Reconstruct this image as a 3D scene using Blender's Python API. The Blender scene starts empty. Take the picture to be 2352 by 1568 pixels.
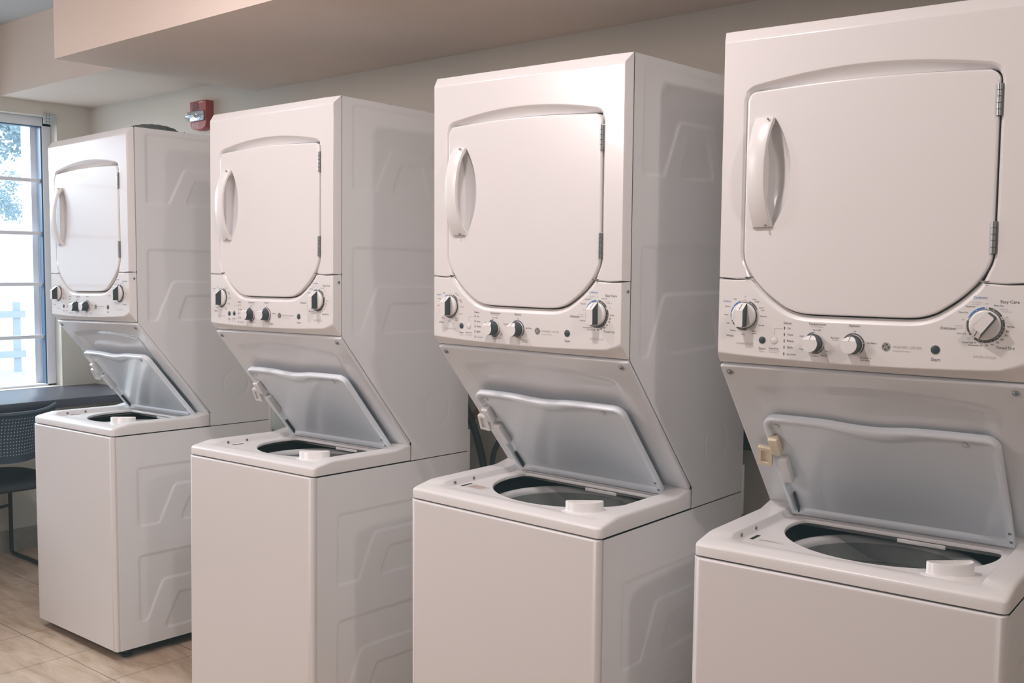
import bpy, math, random
import numpy as np
from mathutils import Matrix, Vector, Euler
random.seed(4)
scene = bpy.context.scene
COL = scene.collection
W = 0.61                      # cabinet width
yF, ySEAM, zAPEX, HT = 0.0666, 0.0921, 1.2, 1.893
yB, zLID, zT, DEPTH, zBOT = 0.3804, 0.853, 0.8004, 0.649, 0.03

# ------------------------------------------------------------------ materials
def node_mat(name):
    m = bpy.data.materials.new(name); m.use_nodes = True
    nt = m.node_tree
    return m, nt, nt.nodes['Principled BSDF']

def lin(c):
    return tuple(((v/12.92) if v <= .04045 else ((v+.055)/1.055)**2.4) for v in c)

def plain(name, rgb, rough=.5, metal=0.0, coat=0.0, noise=0.0, nscale=40, bump=0.0, bscale=300, spec=.5):
    m, nt, b = node_mat(name)
    b.inputs['Base Color'].default_value = (*rgb, 1)
    b.inputs['Roughness'].default_value = rough
    b.inputs['Metallic'].default_value = metal
    b.inputs['Coat Weight'].default_value = coat
    b.inputs['Specular IOR Level'].default_value = spec
    if noise or bump:
        tc = nt.nodes.new('ShaderNodeTexCoord')
        if noise:
            n = nt.nodes.new('ShaderNodeTexNoise'); n.inputs['Scale'].default_value = nscale
            n.inputs['Detail'].default_value = 5
            nt.links.new(tc.outputs['Object'], n.inputs['Vector'])
            mx = nt.nodes.new('ShaderNodeMix'); mx.data_type = 'RGBA'
            mx.inputs[6].default_value = (*[c*(1-noise) for c in rgb], 1)
            mx.inputs[7].default_value = (*[min(1, c*(1+noise)) for c in rgb], 1)
            nt.links.new(n.outputs['Fac'], mx.inputs[0])
            nt.links.new(mx.outputs[2], b.inputs['Base Color'])
        if bump:
            n2 = nt.nodes.new('ShaderNodeTexNoise'); n2.inputs['Scale'].default_value = bscale
            n2.inputs['Detail'].default_value = 3
            nt.links.new(tc.outputs['Object'], n2.inputs['Vector'])
            bp = nt.nodes.new('ShaderNodeBump'); bp.inputs['Strength'].default_value = bump
            bp.inputs['Distance'].default_value = .002
            nt.links.new(n2.outputs['Fac'], bp.inputs['Height'])
            nt.links.new(bp.outputs['Normal'], b.inputs['Normal'])
    return m

M = {}
M['enamel'] = plain('white_enamel', (.80, .785, .78), .30, noise=.012, nscale=6)
M['gloss'] = plain('glossy_white_enamel', (.82, .805, .80), .20, coat=.35, noise=.012, nscale=6)
M['side'] = plain('white_side_paint', (.87, .885, .895), .38, noise=.015, nscale=5)
M['plastic'] = plain('white_plastic', (.82, .81, .80), .30)
M['lid'] = plain('lid_enamel', (.80, .86, .915), .22, coat=.3)  # white enamel with the window's blue light mixed into its colour
M['slant'] = plain('slanted_panel_enamel', (.78, .81, .84), .22, coat=.3)  # bluish cast of daylight put into the base colour
M['yellowed'] = plain('yellowed_plastic', (.78, .68, .50), .4)
M['dark'] = plain('dark_grey_plastic', (.045, .062, .070), .42)
M['print'] = plain('grey_print', (.10, .095, .09), .6)
M['printlight'] = plain('light_grey_print', (.52, .50, .49), .6)
M['printblue'] = plain('blue_print', (.08, .22, .52), .6)
M['dot'] = plain('white_print', (.80, .79, .78), .6)
M['ring'] = plain('pale_ring_print', (.66, .645, .63), .6)
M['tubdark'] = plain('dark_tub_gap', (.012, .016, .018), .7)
M['tubring'] = plain('grey_balance_ring', (.66, .67, .67), .35)
M['basket'] = plain('grey_basket', (.30, .32, .315), .45, noise=.1, nscale=30)
M['metal'] = plain('zinc_metal', (.42, .44, .44), .35, metal=.9)
M['screw'] = plain('screw_steel', (.23, .25, .26), .4, metal=.8)
M['label'] = plain('paper_label', (.72, .69, .66), .7)
M['labelink'] = plain('brown_label_ink', (.40, .26, .19), .8)
M['stickerdark'] = plain('torn_sticker_dark', (.16, .13, .12), .7)
M['black'] = plain('black_slot', (.01, .011, .012), .7)
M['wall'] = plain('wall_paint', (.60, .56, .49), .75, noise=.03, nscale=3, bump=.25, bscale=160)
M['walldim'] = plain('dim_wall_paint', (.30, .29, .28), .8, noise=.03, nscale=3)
M['soffit'] = plain('soffit_paint', (.72, .61, .53), .75, noise=.03, nscale=3, bump=.35, bscale=140)
M['ceil'] = plain('ceiling_paint', (.52, .53, .52), .8, noise=.02, nscale=3, bump=.2, bscale=140)
M['frame'] = plain('white_window_frame', (.74, .74, .78), .45)
M['gasket'] = plain('blue_grey_gasket', (.06, .11, .18), .5)
M['bracket'] = plain('grey_bracket', (.42, .45, .47), .5)
M['counter'] = plain('dark_counter_laminate', (.042, .041, .056), .38, noise=.25, nscale=9)
M['chair'] = plain('navy_chair_plastic', (.022, .032, .050), .42, noise=.05)
M['seatfab'] = plain('dark_seat_fabric', (.020, .022, .027), .85, noise=.3, nscale=200, bump=.4, bscale=600)
M['rod'] = plain('black_chair_rod', (.012, .016, .022), .4)
M['red'] = plain('alarm_red', (.36, .055, .045), .45)
M['reddark'] = plain('alarm_grille', (.08, .022, .02), .6)
M['alarmtext'] = plain('alarm_white_text', (.75, .6, .58), .6)
M['hose'] = plain('grey_hose', (.045, .055, .055), .5)
M['yellowhose'] = plain('yellow_gas_hose', (.36, .20, .06), .5)
M['duct'] = plain('grey_duct_foil', (.10, .12, .12), .55, bump=.6, bscale=60)
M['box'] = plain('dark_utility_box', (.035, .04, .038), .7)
M['hazed_leaf'] = plain('hazed_leaf', (.40, .50, .53), .8)  # outdoor haze put into the leaf colour, paler and bluer
M['bark'] = plain('bark', (.20, .18, .17), .9)
M['outfence'] = plain('pale_fence', (.52, .54, .56), .8)
M['outground'] = plain('pale_paving', (.75, .75, .75), .9)

def mat_floor():
    m, nt, b = node_mat('beige_floor_tile')
    N = nt.nodes.new; L = nt.links.new
    tc = N('ShaderNodeTexCoord'); mp = N('ShaderNodeMapping')
    L(tc.outputs['Object'], mp.inputs['Vector'])
    mp.inputs['Scale'].default_value = (1.2, 5.0, 1)
    n = N('ShaderNodeTexNoise'); n.inputs['Scale'].default_value = 3.2; n.inputs['Detail'].default_value = 9
    n.inputs['Distortion'].default_value = .9; n.inputs['Roughness'].default_value = .62
    L(mp.outputs['Vector'], n.inputs['Vector'])
    cr = N('ShaderNodeValToRGB')
    e = cr.color_ramp.elements
    e[0].position = .30; e[0].color = (.36, .245, .155, 1)
    e[1].position = .72; e[1].color = (.62, .49, .39, 1)
    e2 = cr.color_ramp.elements.new(.5); e2.color = (.52, .385, .275, 1)
    L(n.outputs['Fac'], cr.inputs['Fac'])
    # grout lines, 0.333 m grid
    sx = N('ShaderNodeSeparateXYZ'); L(tc.outputs['Object'], sx.inputs['Vector'])
    def line(sock, off):
        a = N('ShaderNodeMath'); a.operation = 'ADD'; L(sock, a.inputs[0]); a.inputs[1].default_value = off
        d = N('ShaderNodeMath'); d.operation = 'DIVIDE'; L(a.outputs[0], d.inputs[0]); d.inputs[1].default_value = .3335
        f = N('ShaderNodeMath'); f.operation = 'FRACT'; L(d.outputs[0], f.inputs[0])
        s = N('ShaderNodeMath'); s.operation = 'SUBTRACT'; L(f.outputs[0], s.inputs[0]); s.inputs[1].default_value = .5
        ab = N('ShaderNodeMath'); ab.operation = 'ABSOLUTE'; L(s.outputs[0], ab.inputs[0])
        g = N('ShaderNodeMath'); g.operation = 'GREATER_THAN'; L(ab.outputs[0], g.inputs[0]); g.inputs[1].default_value = .4955
        return g.outputs[0]
    lx = line(sx.outputs['X'], 1.715+6*.3335); ly = line(sx.outputs['Y'], .085+30*.3335)
    mxm = N('ShaderNodeMath'); mxm.operation = 'MAXIMUM'; L(lx, mxm.inputs[0]); L(ly, mxm.inputs[1])
    mx = N('ShaderNodeMix'); mx.data_type = 'RGBA'; L(mxm.outputs[0], mx.inputs[0]); L(cr.outputs['Color'], mx.inputs[6])
    mx.inputs[7].default_value = (.13, .085, .06, 1)
    L(mx.outputs[2], b.inputs['Base Color']); b.inputs['Roughness'].default_value = .42
    return m
M['floor'] = mat_floor()

def mat_basetile():
    m, nt, b = node_mat('grey_base_tile')
    N = nt.nodes.new; L = nt.links.new
    tc = N('ShaderNodeTexCoord')
    n = N('ShaderNodeTexNoise'); n.inputs['Scale'].default_value = 7; n.inputs['Detail'].default_value = 8
    L(tc.outputs['Object'], n.inputs['Vector'])
    cr = N('ShaderNodeValToRGB'); e = cr.color_ramp.elements
    e[0].position = .3; e[0].color = (.24, .215, .18, 1); e[1].position = .75; e[1].color = (.42, .38, .33, 1)
    L(n.outputs['Fac'], cr.inputs['Fac']); L(cr.outputs['Color'], b.inputs['Base Color'])
    b.inputs['Roughness'].default_value = .5
    return m
M['basetile'] = mat_basetile()

def mat_perf():
    """dark plastic with a regular grid of small pale perforations (chair backrest, uses UV)"""
    m, nt, b = node_mat('perforated_navy_plastic')
    N = nt.nodes.new; L = nt.links.new
    uv = N('ShaderNodeUVMap')
    mp = N('ShaderNodeMapping'); mp.inputs['Scale'].default_value = (34, 15, 1); L(uv.outputs['UV'], mp.inputs['Vector'])
    fr = N('ShaderNodeVectorMath'); fr.operation = 'FRACTION'; L(mp.outputs['Vector'], fr.inputs[0])
    sb = N('ShaderNodeVectorMath'); sb.operation = 'SUBTRACT'; L(fr.outputs['Vector'], sb.inputs[0]); sb.inputs[1].default_value = (.5, .5, 0)
    ln = N('ShaderNodeVectorMath'); ln.operation = 'LENGTH'; L(sb.outputs['Vector'], ln.inputs[0])
    lt = N('ShaderNodeMath'); lt.operation = 'LESS_THAN'; L(ln.outputs['Value'], lt.inputs[0]); lt.inputs[1].default_value = .19
    # margin without holes
    sx = N('ShaderNodeSeparateXYZ'); L(uv.outputs['UV'], sx.inputs['Vector'])
    def inside(sock, lo, hi):
        a = N('ShaderNodeMath'); a.operation = 'GREATER_THAN'; L(sock, a.inputs[0]); a.inputs[1].default_value = lo
        c = N('ShaderNodeMath'); c.operation = 'LESS_THAN'; L(sock, c.inputs[0]); c.inputs[1].default_value = hi
        d = N('ShaderNodeMath'); d.operation = 'MULTIPLY'; L(a.outputs[0], d.inputs[0]); L(c.outputs[0], d.inputs[1])
        return d.outputs[0]
    i1 = inside(sx.outputs['X'], .06, .94); i2 = inside(sx.outputs['Y'], .13, .93)
    p = N('ShaderNodeMath'); p.operation = 'MULTIPLY'; L(i1, p.inputs[0]); L(i2, p.inputs[1])
    p2 = N('ShaderNodeMath'); p2.operation = 'MULTIPLY'; L(p.outputs[0], p2.inputs[0]); L(lt.outputs[0], p2.inputs[1])
    mx = N('ShaderNodeMix'); mx.data_type = 'RGBA'; L(p2.outputs[0], mx.inputs[0])
    mx.inputs[6].default_value = (.017, .026, .040, 1); mx.inputs[7].default_value = (.26, .30, .34, 1)
    L(mx.outputs[2], b.inputs['Base Color']); b.inputs['Roughness'].default_value = .42
    return m
M['perf'] = mat_perf()

def mat_glass(name, tint=(1, 1, 1), gl=.06):
    m = bpy.data.materials.new(name); m.use_nodes = True
    nt = m.node_tree; nt.nodes.clear()
    o = nt.nodes.new('ShaderNodeOutputMaterial'); mx = nt.nodes.new('ShaderNodeMixShader')
    t = nt.nodes.new('ShaderNodeBsdfTransparent'); t.inputs['Color'].default_value = (*tint, 1)
    g = nt.nodes.new('ShaderNodeBsdfGlossy'); g.inputs['Roughness'].default_value = .05
    mx.inputs[0].default_value = gl
    nt.links.new(t.outputs[0], mx.inputs[1]); nt.links.new(g.outputs[0], mx.inputs[2]); nt.links.new(mx.outputs[0], o.inputs[0])
    return m
M['glass'] = mat_glass('window_glass', (.96, .98, 1.0), .05)
M['lens'] = mat_glass('strobe_lens', (.86, .90, .95), .38)
M['reflector'] = plain('strobe_reflector', (.75, .78, .82), .18, metal=.9, bump=.8, bscale=45)

# ------------------------------------------------------------------ mesh helpers
def finish(me, mats, ang=35):
    for m in (mats if isinstance(mats, (list, tuple)) else [mats]):
        me.materials.append(m)
    if ang:
        me.polygons.foreach_set('use_smooth', [True]*len(me.polygons))
        me.set_sharp_from_angle(angle=math.radians(ang))
    me.update()
    return me

class MB:
    """collects verts/faces of one mesh"""
    def __init__(s): s.v = []; s.f = []; s.m = []
    def add(s, verts, faces, mi=0):
        o = len(s.v); s.v += [tuple(p) for p in verts]
        s.f += [tuple(i+o for i in f) for f in faces]; s.m += [mi]*len(faces)
    def box(s, a, b, mi=0, bev=0.0):
        (x0, y0, z0), (x1, y1, z1) = a, b
        if bev <= 0:
            v = [(x0,y0,z0),(x1,y0,z0),(x1,y1,z0),(x0,y1,z0),(x0,y0,z1),(x1,y0,z1),(x1,y1,z1),(x0,y1,z1)]
            s.add(v, [(0,3,2,1),(4,5,6,7),(0,1,5,4),(1,2,6,5),(2,3,7,6),(3,0,4,7)], mi)
        else:
            r = bev
            rings = []
            for dz, ins in ((0, r), (r*.3, r*.3), (r, 0)):
                rings.append((z0+dz, ins))
            for dz, ins in ((r, 0), (r*.3, r*.3), (0, r)):
                rings.append((z1-dz, ins))
            pts = []
            for z, ins in rings:
                pts.append([(x, y, z) for x, y in rrect(x0+ins, y0+ins, x1-ins, y1-ins, max(r*.9, 1e-5), 3)])
            s.loft(pts, cap0=True, cap1=True, mi=mi)
    def loft(s, rings, closed=True, cap0=False, cap1=False, mi=0, loop=False):
        n = len(rings[0]); v = [p for r in rings for p in r]; f = []
        R_ = len(rings)
        for k in range(R_ if loop else R_-1):
            a = k*n; b = ((k+1) % R_)*n
            for i in range(n if closed else n-1):
                j = (i+1) % n
                f.append((a+i, a+j, b+j, b+i))
        if cap0: f.append(tuple(range(n-1, -1, -1)))
        if cap1: f.append(tuple((R_-1)*n+i for i in range(n)))
        s.add(v, f, mi)
    def tube(s, path, r, seg=10, mi=0, cap=True, ribs=0):
        P = [Vector(p) for p in path]; rings = []
        up = Vector((0, 0, 1))
        t0 = (P[1]-P[0]).normalized()
        nrm = t0.cross(up)
        if nrm.length < 1e-3: nrm = t0.cross(Vector((0, 1, 0)))
        nrm.normalize()
        for i, p in enumerate(P):
            t = (P[min(i+1, len(P)-1)]-P[max(i-1, 0)]).normalized()
            nrm = (nrm - t*nrm.dot(t)).normalized(); bn = t.cross(nrm)
            rr = (r[i] if isinstance(r, (list, tuple)) else r)
            if ribs: rr *= 1+.10*math.cos(i*math.pi)
            rings.append([tuple(p+nrm*(rr*math.cos(2*math.pi*k/seg))+bn*(rr*math.sin(2*math.pi*k/seg))) for k in range(seg)])
        s.loft(rings, cap0=cap, cap1=cap, mi=mi)
    def disc_stack(s, c, prof, seg=32, axis='y', mi=0, cap0=True, cap1=True):
        """lathe: prof = [(radius, position along axis)]"""
        rings = []
        for r, h in prof:
            ring = []
            for k in range(seg):
                a = 2*math.pi*k/seg; u, w = r*math.cos(a), r*math.sin(a)
                ring.append((c[0]+u, c[1]+h, c[2]+w) if axis == 'y' else (c[0]+u, c[1]+w, c[2]+h) if axis == 'z' else (c[0]+h, c[1]+u, c[2]+w))
            rings.append(ring)
        s.loft(rings, cap0=cap0, cap1=cap1, mi=mi)
    def mesh(s, name, mats, ang=35, fix=True):
        me = bpy.data.meshes.new(name); me.from_pydata(s.v, [], s.f)
        me.polygons.foreach_set('material_index', s.m)
        if fix:
            import bmesh
            bm = bmesh.new(); bm.from_mesh(me)
            bmesh.ops.recalc_face_normals(bm, faces=bm.faces[:]); bm.to_mesh(me); bm.free()
        return finish(me, mats, ang)
    def obj(s, name, mats, parent=None, ang=35, fix=True):
        return link(name, s.mesh(name, mats, ang, fix), parent)

def link(name, me, parent=None):
    o = bpy.data.objects.new(name, me); COL.objects.link(o)
    if parent is not None: o.parent = parent
    return o

def rrect(x0, y0, x1, y1, r, seg=5):
    pts = []
    for cx, cy, a0 in ((x1-r, y0+r, -90), (x1-r, y1-r, 0), (x0+r, y1-r, 90), (x0+r, y0+r, 180)):
        for k in range(seg+1):
            a = math.radians(a0+90*k/seg); pts.append((cx+r*math.cos(a), cy+r*math.sin(a)))
    return pts

def resample_edge(a, b, n):
    return [(a[0]+(b[0]-a[0])*k/n, a[1]+(b[1]-a[1])*k/n) for k in range(n)]

def area2(P):
    return sum(P[i][0]*P[(i+1) % len(P)][1]-P[(i+1) % len(P)][0]*P[i][1] for i in range(len(P)))

def inset(P, r):
    """offset polygon inwards; r = scalar or list per edge i (P[i]->P[i+1])"""
    n = len(P); sgn = 1 if area2(P) > 0 else -1
    if not isinstance(r, (list, tuple)): r = [r]*n
    out = []
    for i in range(n):
        p0, p1, p2 = P[i-1], P[i], P[(i+1) % n]
        d1 = Vector((p1[0]-p0[0], p1[1]-p0[1])); d2 = Vector((p2[0]-p1[0], p2[1]-p1[1]))
        if d1.length < 1e-9: d1 = d2.copy()
        if d2.length < 1e-9: d2 = d1.copy()
        d1.normalize(); d2.normalize()
        n1 = Vector((-d1.y, d1.x))*sgn; n2 = Vector((-d2.y, d2.x))*sgn
        ra, rb = r[i-1], r[i]
        det = n1.x*n2.y-n1.y*n2.x
        if abs(det) < .09:
            nn = (n1+n2); nn.normalize(); q = Vector(p1)+nn*((ra+rb)/2)
        else:
            ox = (ra*n2.y-rb*n1.y)/det; oy = (n1.x*rb-n2.x*ra)/det
            q = Vector((p1[0]+ox, p1[1]+oy))
        out.append((q.x, q.y))
    return out

def sample_closed(P, n):
    """resample closed polyline evenly"""
    P = list(P); L = [0]
    for i in range(len(P)):
        a, b = P[i], P[(i+1) % len(P)]; L.append(L[-1]+math.hypot(b[0]-a[0], b[1]-a[1]))
    out = []; k = 0
    for i in range(n):
        t = L[-1]*i/n
        while L[k+1] < t: k += 1
        u = (t-L[k])/max(1e-9, L[k+1]-L[k]); a, b = P[k], P[(k+1) % len(P)]
        out.append((a[0]+(b[0]-a[0])*u, a[1]+(b[1]-a[1])*u))
    return out

def smooth_open(P, it=2):
    for _ in range(it):
        Q = [P[0]]
        for a, b in zip(P[:-1], P[1:]):
            Q += [(a[0]*.75+b[0]*.25, a[1]*.75+b[1]*.25), (a[0]*.25+b[0]*.75, a[1]*.25+b[1]*.75)]
        Q.append(P[-1]); P = Q
    return P

def fill_holes(outer, holes):
    """triangulate planar polygon with holes -> verts2d, faces"""
    from mathutils.geometry import tessellate_polygon
    loops = [[Vector((x, y, 0)) for x, y in l] for l in [outer]+holes]
    tris = tessellate_polygon(loops)
    v = [(p.x, p.y) for l in loops for p in l]
    return v, [tuple(t) for t in tris]

def subparts(n): pass

# ------------------------------------------------------------------ lettering
def text_geo(body, width=None, size=.008, align='LEFT', italic=0.0):
    cu = bpy.data.curves.new('lettering', 'FONT'); cu.body = body; cu.size = size; cu.resolution_u = 2
    cu.shear = italic
    o = bpy.data.objects.new('lettering', cu); COL.objects.link(o)
    bpy.context.view_layer.update()
    dg = bpy.context.evaluated_depsgraph_get()
    me = bpy.data.meshes.new_from_object(o.evaluated_get(dg))
    v = [(p.co.x, p.co.y) for p in me.vertices]; f = [tuple(p.vertices) for p in me.polygons]
    bpy.data.objects.remove(o); bpy.data.curves.remove(cu); bpy.data.meshes.remove(me)
    x0 = min(p[0] for p in v); x1 = max(p[0] for p in v)
    sc = (width/(x1-x0)) if width else 1.0
    off = {'LEFT': x0, 'CENTER': (x0+x1)/2, 'RIGHT': x1}[align]
    return [((x-off)*sc, y*sc) for x, y in v], f

def put_text(mb, body, x, z, width=None, size=.008, align='CENTER', mi=0, y=yF-.0004, italic=0.0):
    v, f = text_geo(body, width, size, align, italic)
    zc = 0
    mb.add([(x+a, y, z+b) for a, b in v], f, mi)

# ------------------------------------------------------------------ signed distance helpers for embossed panels
def sd_poly(px, py, P):
    P = np.array(P); n = len(P); d = np.full(px.shape, 1e9); s = np.ones(px.shape)
    for i in range(n):
        a = P[i]; b = P[i-1]; e = b-a
        wx = px-a[0]; wy = py-a[1]
        t = np.clip((wx*e[0]+wy*e[1])/max(1e-12, e@e), 0, 1)
        d = np.minimum(d, (wx-e[0]*t)**2+(wy-e[1]*t)**2)
        c1 = py >= a[1]; c2 = py < b[1]; c3 = e[0]*wy > e[1]*wx
        flip = (c1 & c2 & c3) | (~c1 & ~c2 & ~c3)
        s = np.where(flip, -s, s)
    return s*np.sqrt(d)

def sd_round(px, py, P, r):
    return sd_poly(px, py, inset(P, r))-r

def sstep(sd, e):
    t = np.clip((e-sd)/(2*e), 0, 1); return t*t*(3-2*t)

def emboss(py, pz, groups, circ=None):
    d = np.zeros(py.shape)
    for rect, hump, inner in groups:
        s = sstep(sd_round(py, pz, rect, .012), .0042)
        s = s*(1-sstep(sd_round(py, pz, hump, .022), .0042))
        s = np.maximum(s, sstep(sd_round(py, pz, inner, .012), .0042))
        d = np.maximum(d, s*.0026)
    if circ:
        r = np.hypot(py-circ[0], pz-circ[1])-circ[2]
        d = np.maximum(d, .0012*np.exp(-(r/.0028)**2))
    return d

def trap(z0, z1, b0, t0, t1, b1):
    return [(b0, z0), (b1, z0), (t1, z1), (t0, z1)]

def side_grid(rows, yfront, groups, circ, ncol, x):
    """grid of quads on the plane x with depth d; yfront(z) the front edge"""
    z = np.array(rows)[:, None]; yf = np.array([yfront(v) for v in rows])[:, None]
    t = np.linspace(0, 1, ncol+1)[None, :]
    Y = yf+(DEPTH-yf)*t; Z = np.repeat(z, ncol+1, 1)
    D = emboss(Y, Z, groups, circ)
    fade = np.minimum(1, np.minimum((Y-yf)/.008, 1))
    X = x-D*fade
    v = np.stack([X, Y, Z], -1).reshape(-1, 3).tolist()
    f = []
    nc = ncol+1
    for i in range(len(rows)-1):
        for j in range(ncol):
            a = i*nc+j; f.append((a, a+1, a+nc+1, a+nc))
    return v, f

# ------------------------------------------------------------------ washer dryer
def plate(mb, P, er, dep, prof, y0, extra=None, mi=0, skirt=None, toward=1):
    """bevelled plate in the x-z plane. P front outline, er bevel width per edge, dep bevel depth per vertex"""
    n = len(P)
    full = inset(P, er)
    sup = inset(full, .0016)
    rings = [[(x, y0, z) for x, z in sup]]
    for u, d in prof:
        rings.append([(P[i][0]+(full[i][0]-P[i][0])*u, y0+dep[i]*d*toward, P[i][1]+(full[i][1]-P[i][1])*u) for i in range(n)])
    if extra: rings += extra
    mb.loft(rings, mi=mi)
    v, f = fill_holes([(p[0], p[2]) for p in rings[0]], [])
    mb.add([(x, y0, z) for x, z in v], f, mi)

ROUND = [(1, 0), (.62, .075), (.29, .29), (.075, .62), (0, 1)]
CHAMF = [(1, 0), (.9, .035), (.78, .13), (.12, .86), (.03, .95), (0, 1.0)]

def door_outline():
    left = [(.250, 1.3105), (.190, 1.3108), (.160, 1.3195), (.142, 1.330), (.114, 1.350), (.087, 1.3765), (.071, 1.3995), (.0605, 1.425), (.0605, 1.46)]
    left = smooth_open(left, 2)
    up = resample_edge((.0605, 1.46), (.0605, 1.738), 12)[1:]
    cor = [(.0825-.022*math.cos(math.radians(a)), 1.741+.022*math.sin(math.radians(a))) for a in range(0, 84, 9)]
    top = [(.0825+(.302-.0825)*k/12, 1.763+.0075*math.sin(math.pi/2*k/12)) for k in range(1, 13)]
    half = left+up+cor+top                    # bottom centre-left ... top centre, clockwise from the front
    mirror = [(.604-x, z) for x, z in reversed(half[:-1])]
    bottom = [(.302, 1.3105)]
    return half+mirror+bottom

D = door_outline()
def door_gap(x, z):
    if z > 1.755:
        u = (x-.302)/.245; return .0055+.0165*max(0, 1-u*u)
    if z < 1.40: return .0085 if z < 1.376 else .003+.0055*(1.40-z)/.024
    return .003
R1 = []
_nn = inset(D, -1e-3)
for (x, z), (x2, z2) in zip(D, _nn):
    l = math.hypot(x2-x, z2-z); g = door_gap(x, z); R1.append((x+(x2-x)/l*g, z+(z2-z)/l*g))
R2 = inset(D, -.0022)

def split_rings():
    """indices of the recess outline above / below the seam between dryer front and control panel"""
    n = len(D); zs = 1.3765
    iL = min((i for i in range(n) if R1[i][0] < .3 and 1.3765 <= R1[i][1] < 1.5), key=lambda i: R1[i][1])
    iR = min((i for i in range(n) if R1[i][0] > .3 and 1.3765 <= R1[i][1] < 1.5), key=lambda i: R1[i][1])
    return iL, iR
iL, iR = split_rings()

def make_front_plates(parent):
    n = len(D)
    # D runs clockwise seen from the front: bottom centre -> left -> top -> right -> bottom
    upper_idx = list(range(iL, iR+1))
    lower_idx = list(range(iR, n))+list(range(0, iL+1))
    sL, sR = R1[iL], R1[iR]
    seamL = [(sL[0]-.004, sL[1]-.0012), (sL[0]-.012, sL[1]-.0016), (.045, 1.3785), (0, 1.3815)]
    seamR = [(.610, 1.3805), (.565, 1.378), (sR[0]+.012, sR[1]-.0016), (sR[0]+.004, sR[1]-.0012)]
    # ---- dryer front
    P = []; er = []; dep = []; x2 = []
    def push(p, r, d, tgt=None): P.append(p); er.append(r); dep.append(d); x2.append(tgt)
    for p in seamL[:-1]: push((p[0], p[1]+.0006), .0022, .004)
    push((seamL[-1][0], seamL[-1][1]+.0006), .0075, .0245)
    for p in resample_edge((0, 1.3815), (0, HT), 8)[1:]: push(p, .0075, .0245)
    for p in resample_edge((0, HT), (W, HT), 12): push(p, .0265, .0191)
    for p in resample_edge((W, HT), (W, 1.3805), 8): push(p, .0075, .0245)
    push((seamR[0][0], seamR[0][1]+.0006), .0022, .0245)
    for p in seamR[1:]: push((p[0], p[1]+.0006), .0022, .004)
    for k, i in enumerate(reversed(upper_idx)):
        push(R1[i], .005 if k < len(upper_idx)-1 else .0022, .0045, R2[i])
    m = len(P)
    inn = inset(P, .004)
    def ringsfor(P, x2, inn):
        e1 = [((t[0], yF+.017, t[1]) if t else (p[0], ySEAM, p[1])) for p, t in zip(P, x2)]
        e2 = [((t[0], yF+.040, t[1]) if t else (q[0], ySEAM+.0005, q[1])) for q, t in zip(inn, x2)]
        e3 = [((t[0], yF+.042, t[1]) if t else (q[0], ySEAM+.02, q[1])) for q, t in zip(inn, x2)]
        return [e1, e2, e3]
    mb = MB(); plate(mb, P, er, dep, CHAMF, yF, ringsfor(P, x2, inn))
    df = mb.obj('dryer_front', M['gloss'], parent, 40)
    # ---- control panel
    P = []; er = []; dep = []; x2 = []
    for p in reversed(seamR): push((p[0], p[1]-.0006), .0022, .004)      # inner -> outer
    er[-1] = .0075; dep[-1] = .0245
    for p in resample_edge((W, 1.3805), (W, 1.250), 5)[1:]+[(W, 1.250)]: push(p, .0075, .0245)
    xs = [W*(1-k/26) for k in range(27)]
    def br(x):
        u = (x-.305)/.305; return .0145+.0095*u*u+.014*max(0, (abs(u)-.90)/.10)**2
    for k, x in enumerate(xs):
        push((x, zAPEX+.002), br(x) if k < 26 else .0075, .0250)
    for p in resample_edge((0, 1.250), (0, 1.3815), 5): push(p, .0075, .0245)
    for k, p in enumerate(reversed(seamL)): push((p[0], p[1]-.0006), .0022, .0245 if k == 0 else .004)
    for k, i in enumerate(reversed(lower_idx)):
        push(R1[i], .006 if k < len(lower_idx)-1 else .0022, .004, R2[i])
    inn = inset(P, .004)
    e = ringsfor(P, x2, inn)
    e[0] = [((t[0], yF+.010, t[1]) if t else (p[0], ySEAM, p[1])) for p, t in zip(P, x2)]
    mb = MB(); plate(mb, P, er, dep, CHAMF, yF, e)
    cp = mb.obj('control_panel', M['plastic'], parent, 40)
    return df, cp

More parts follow.
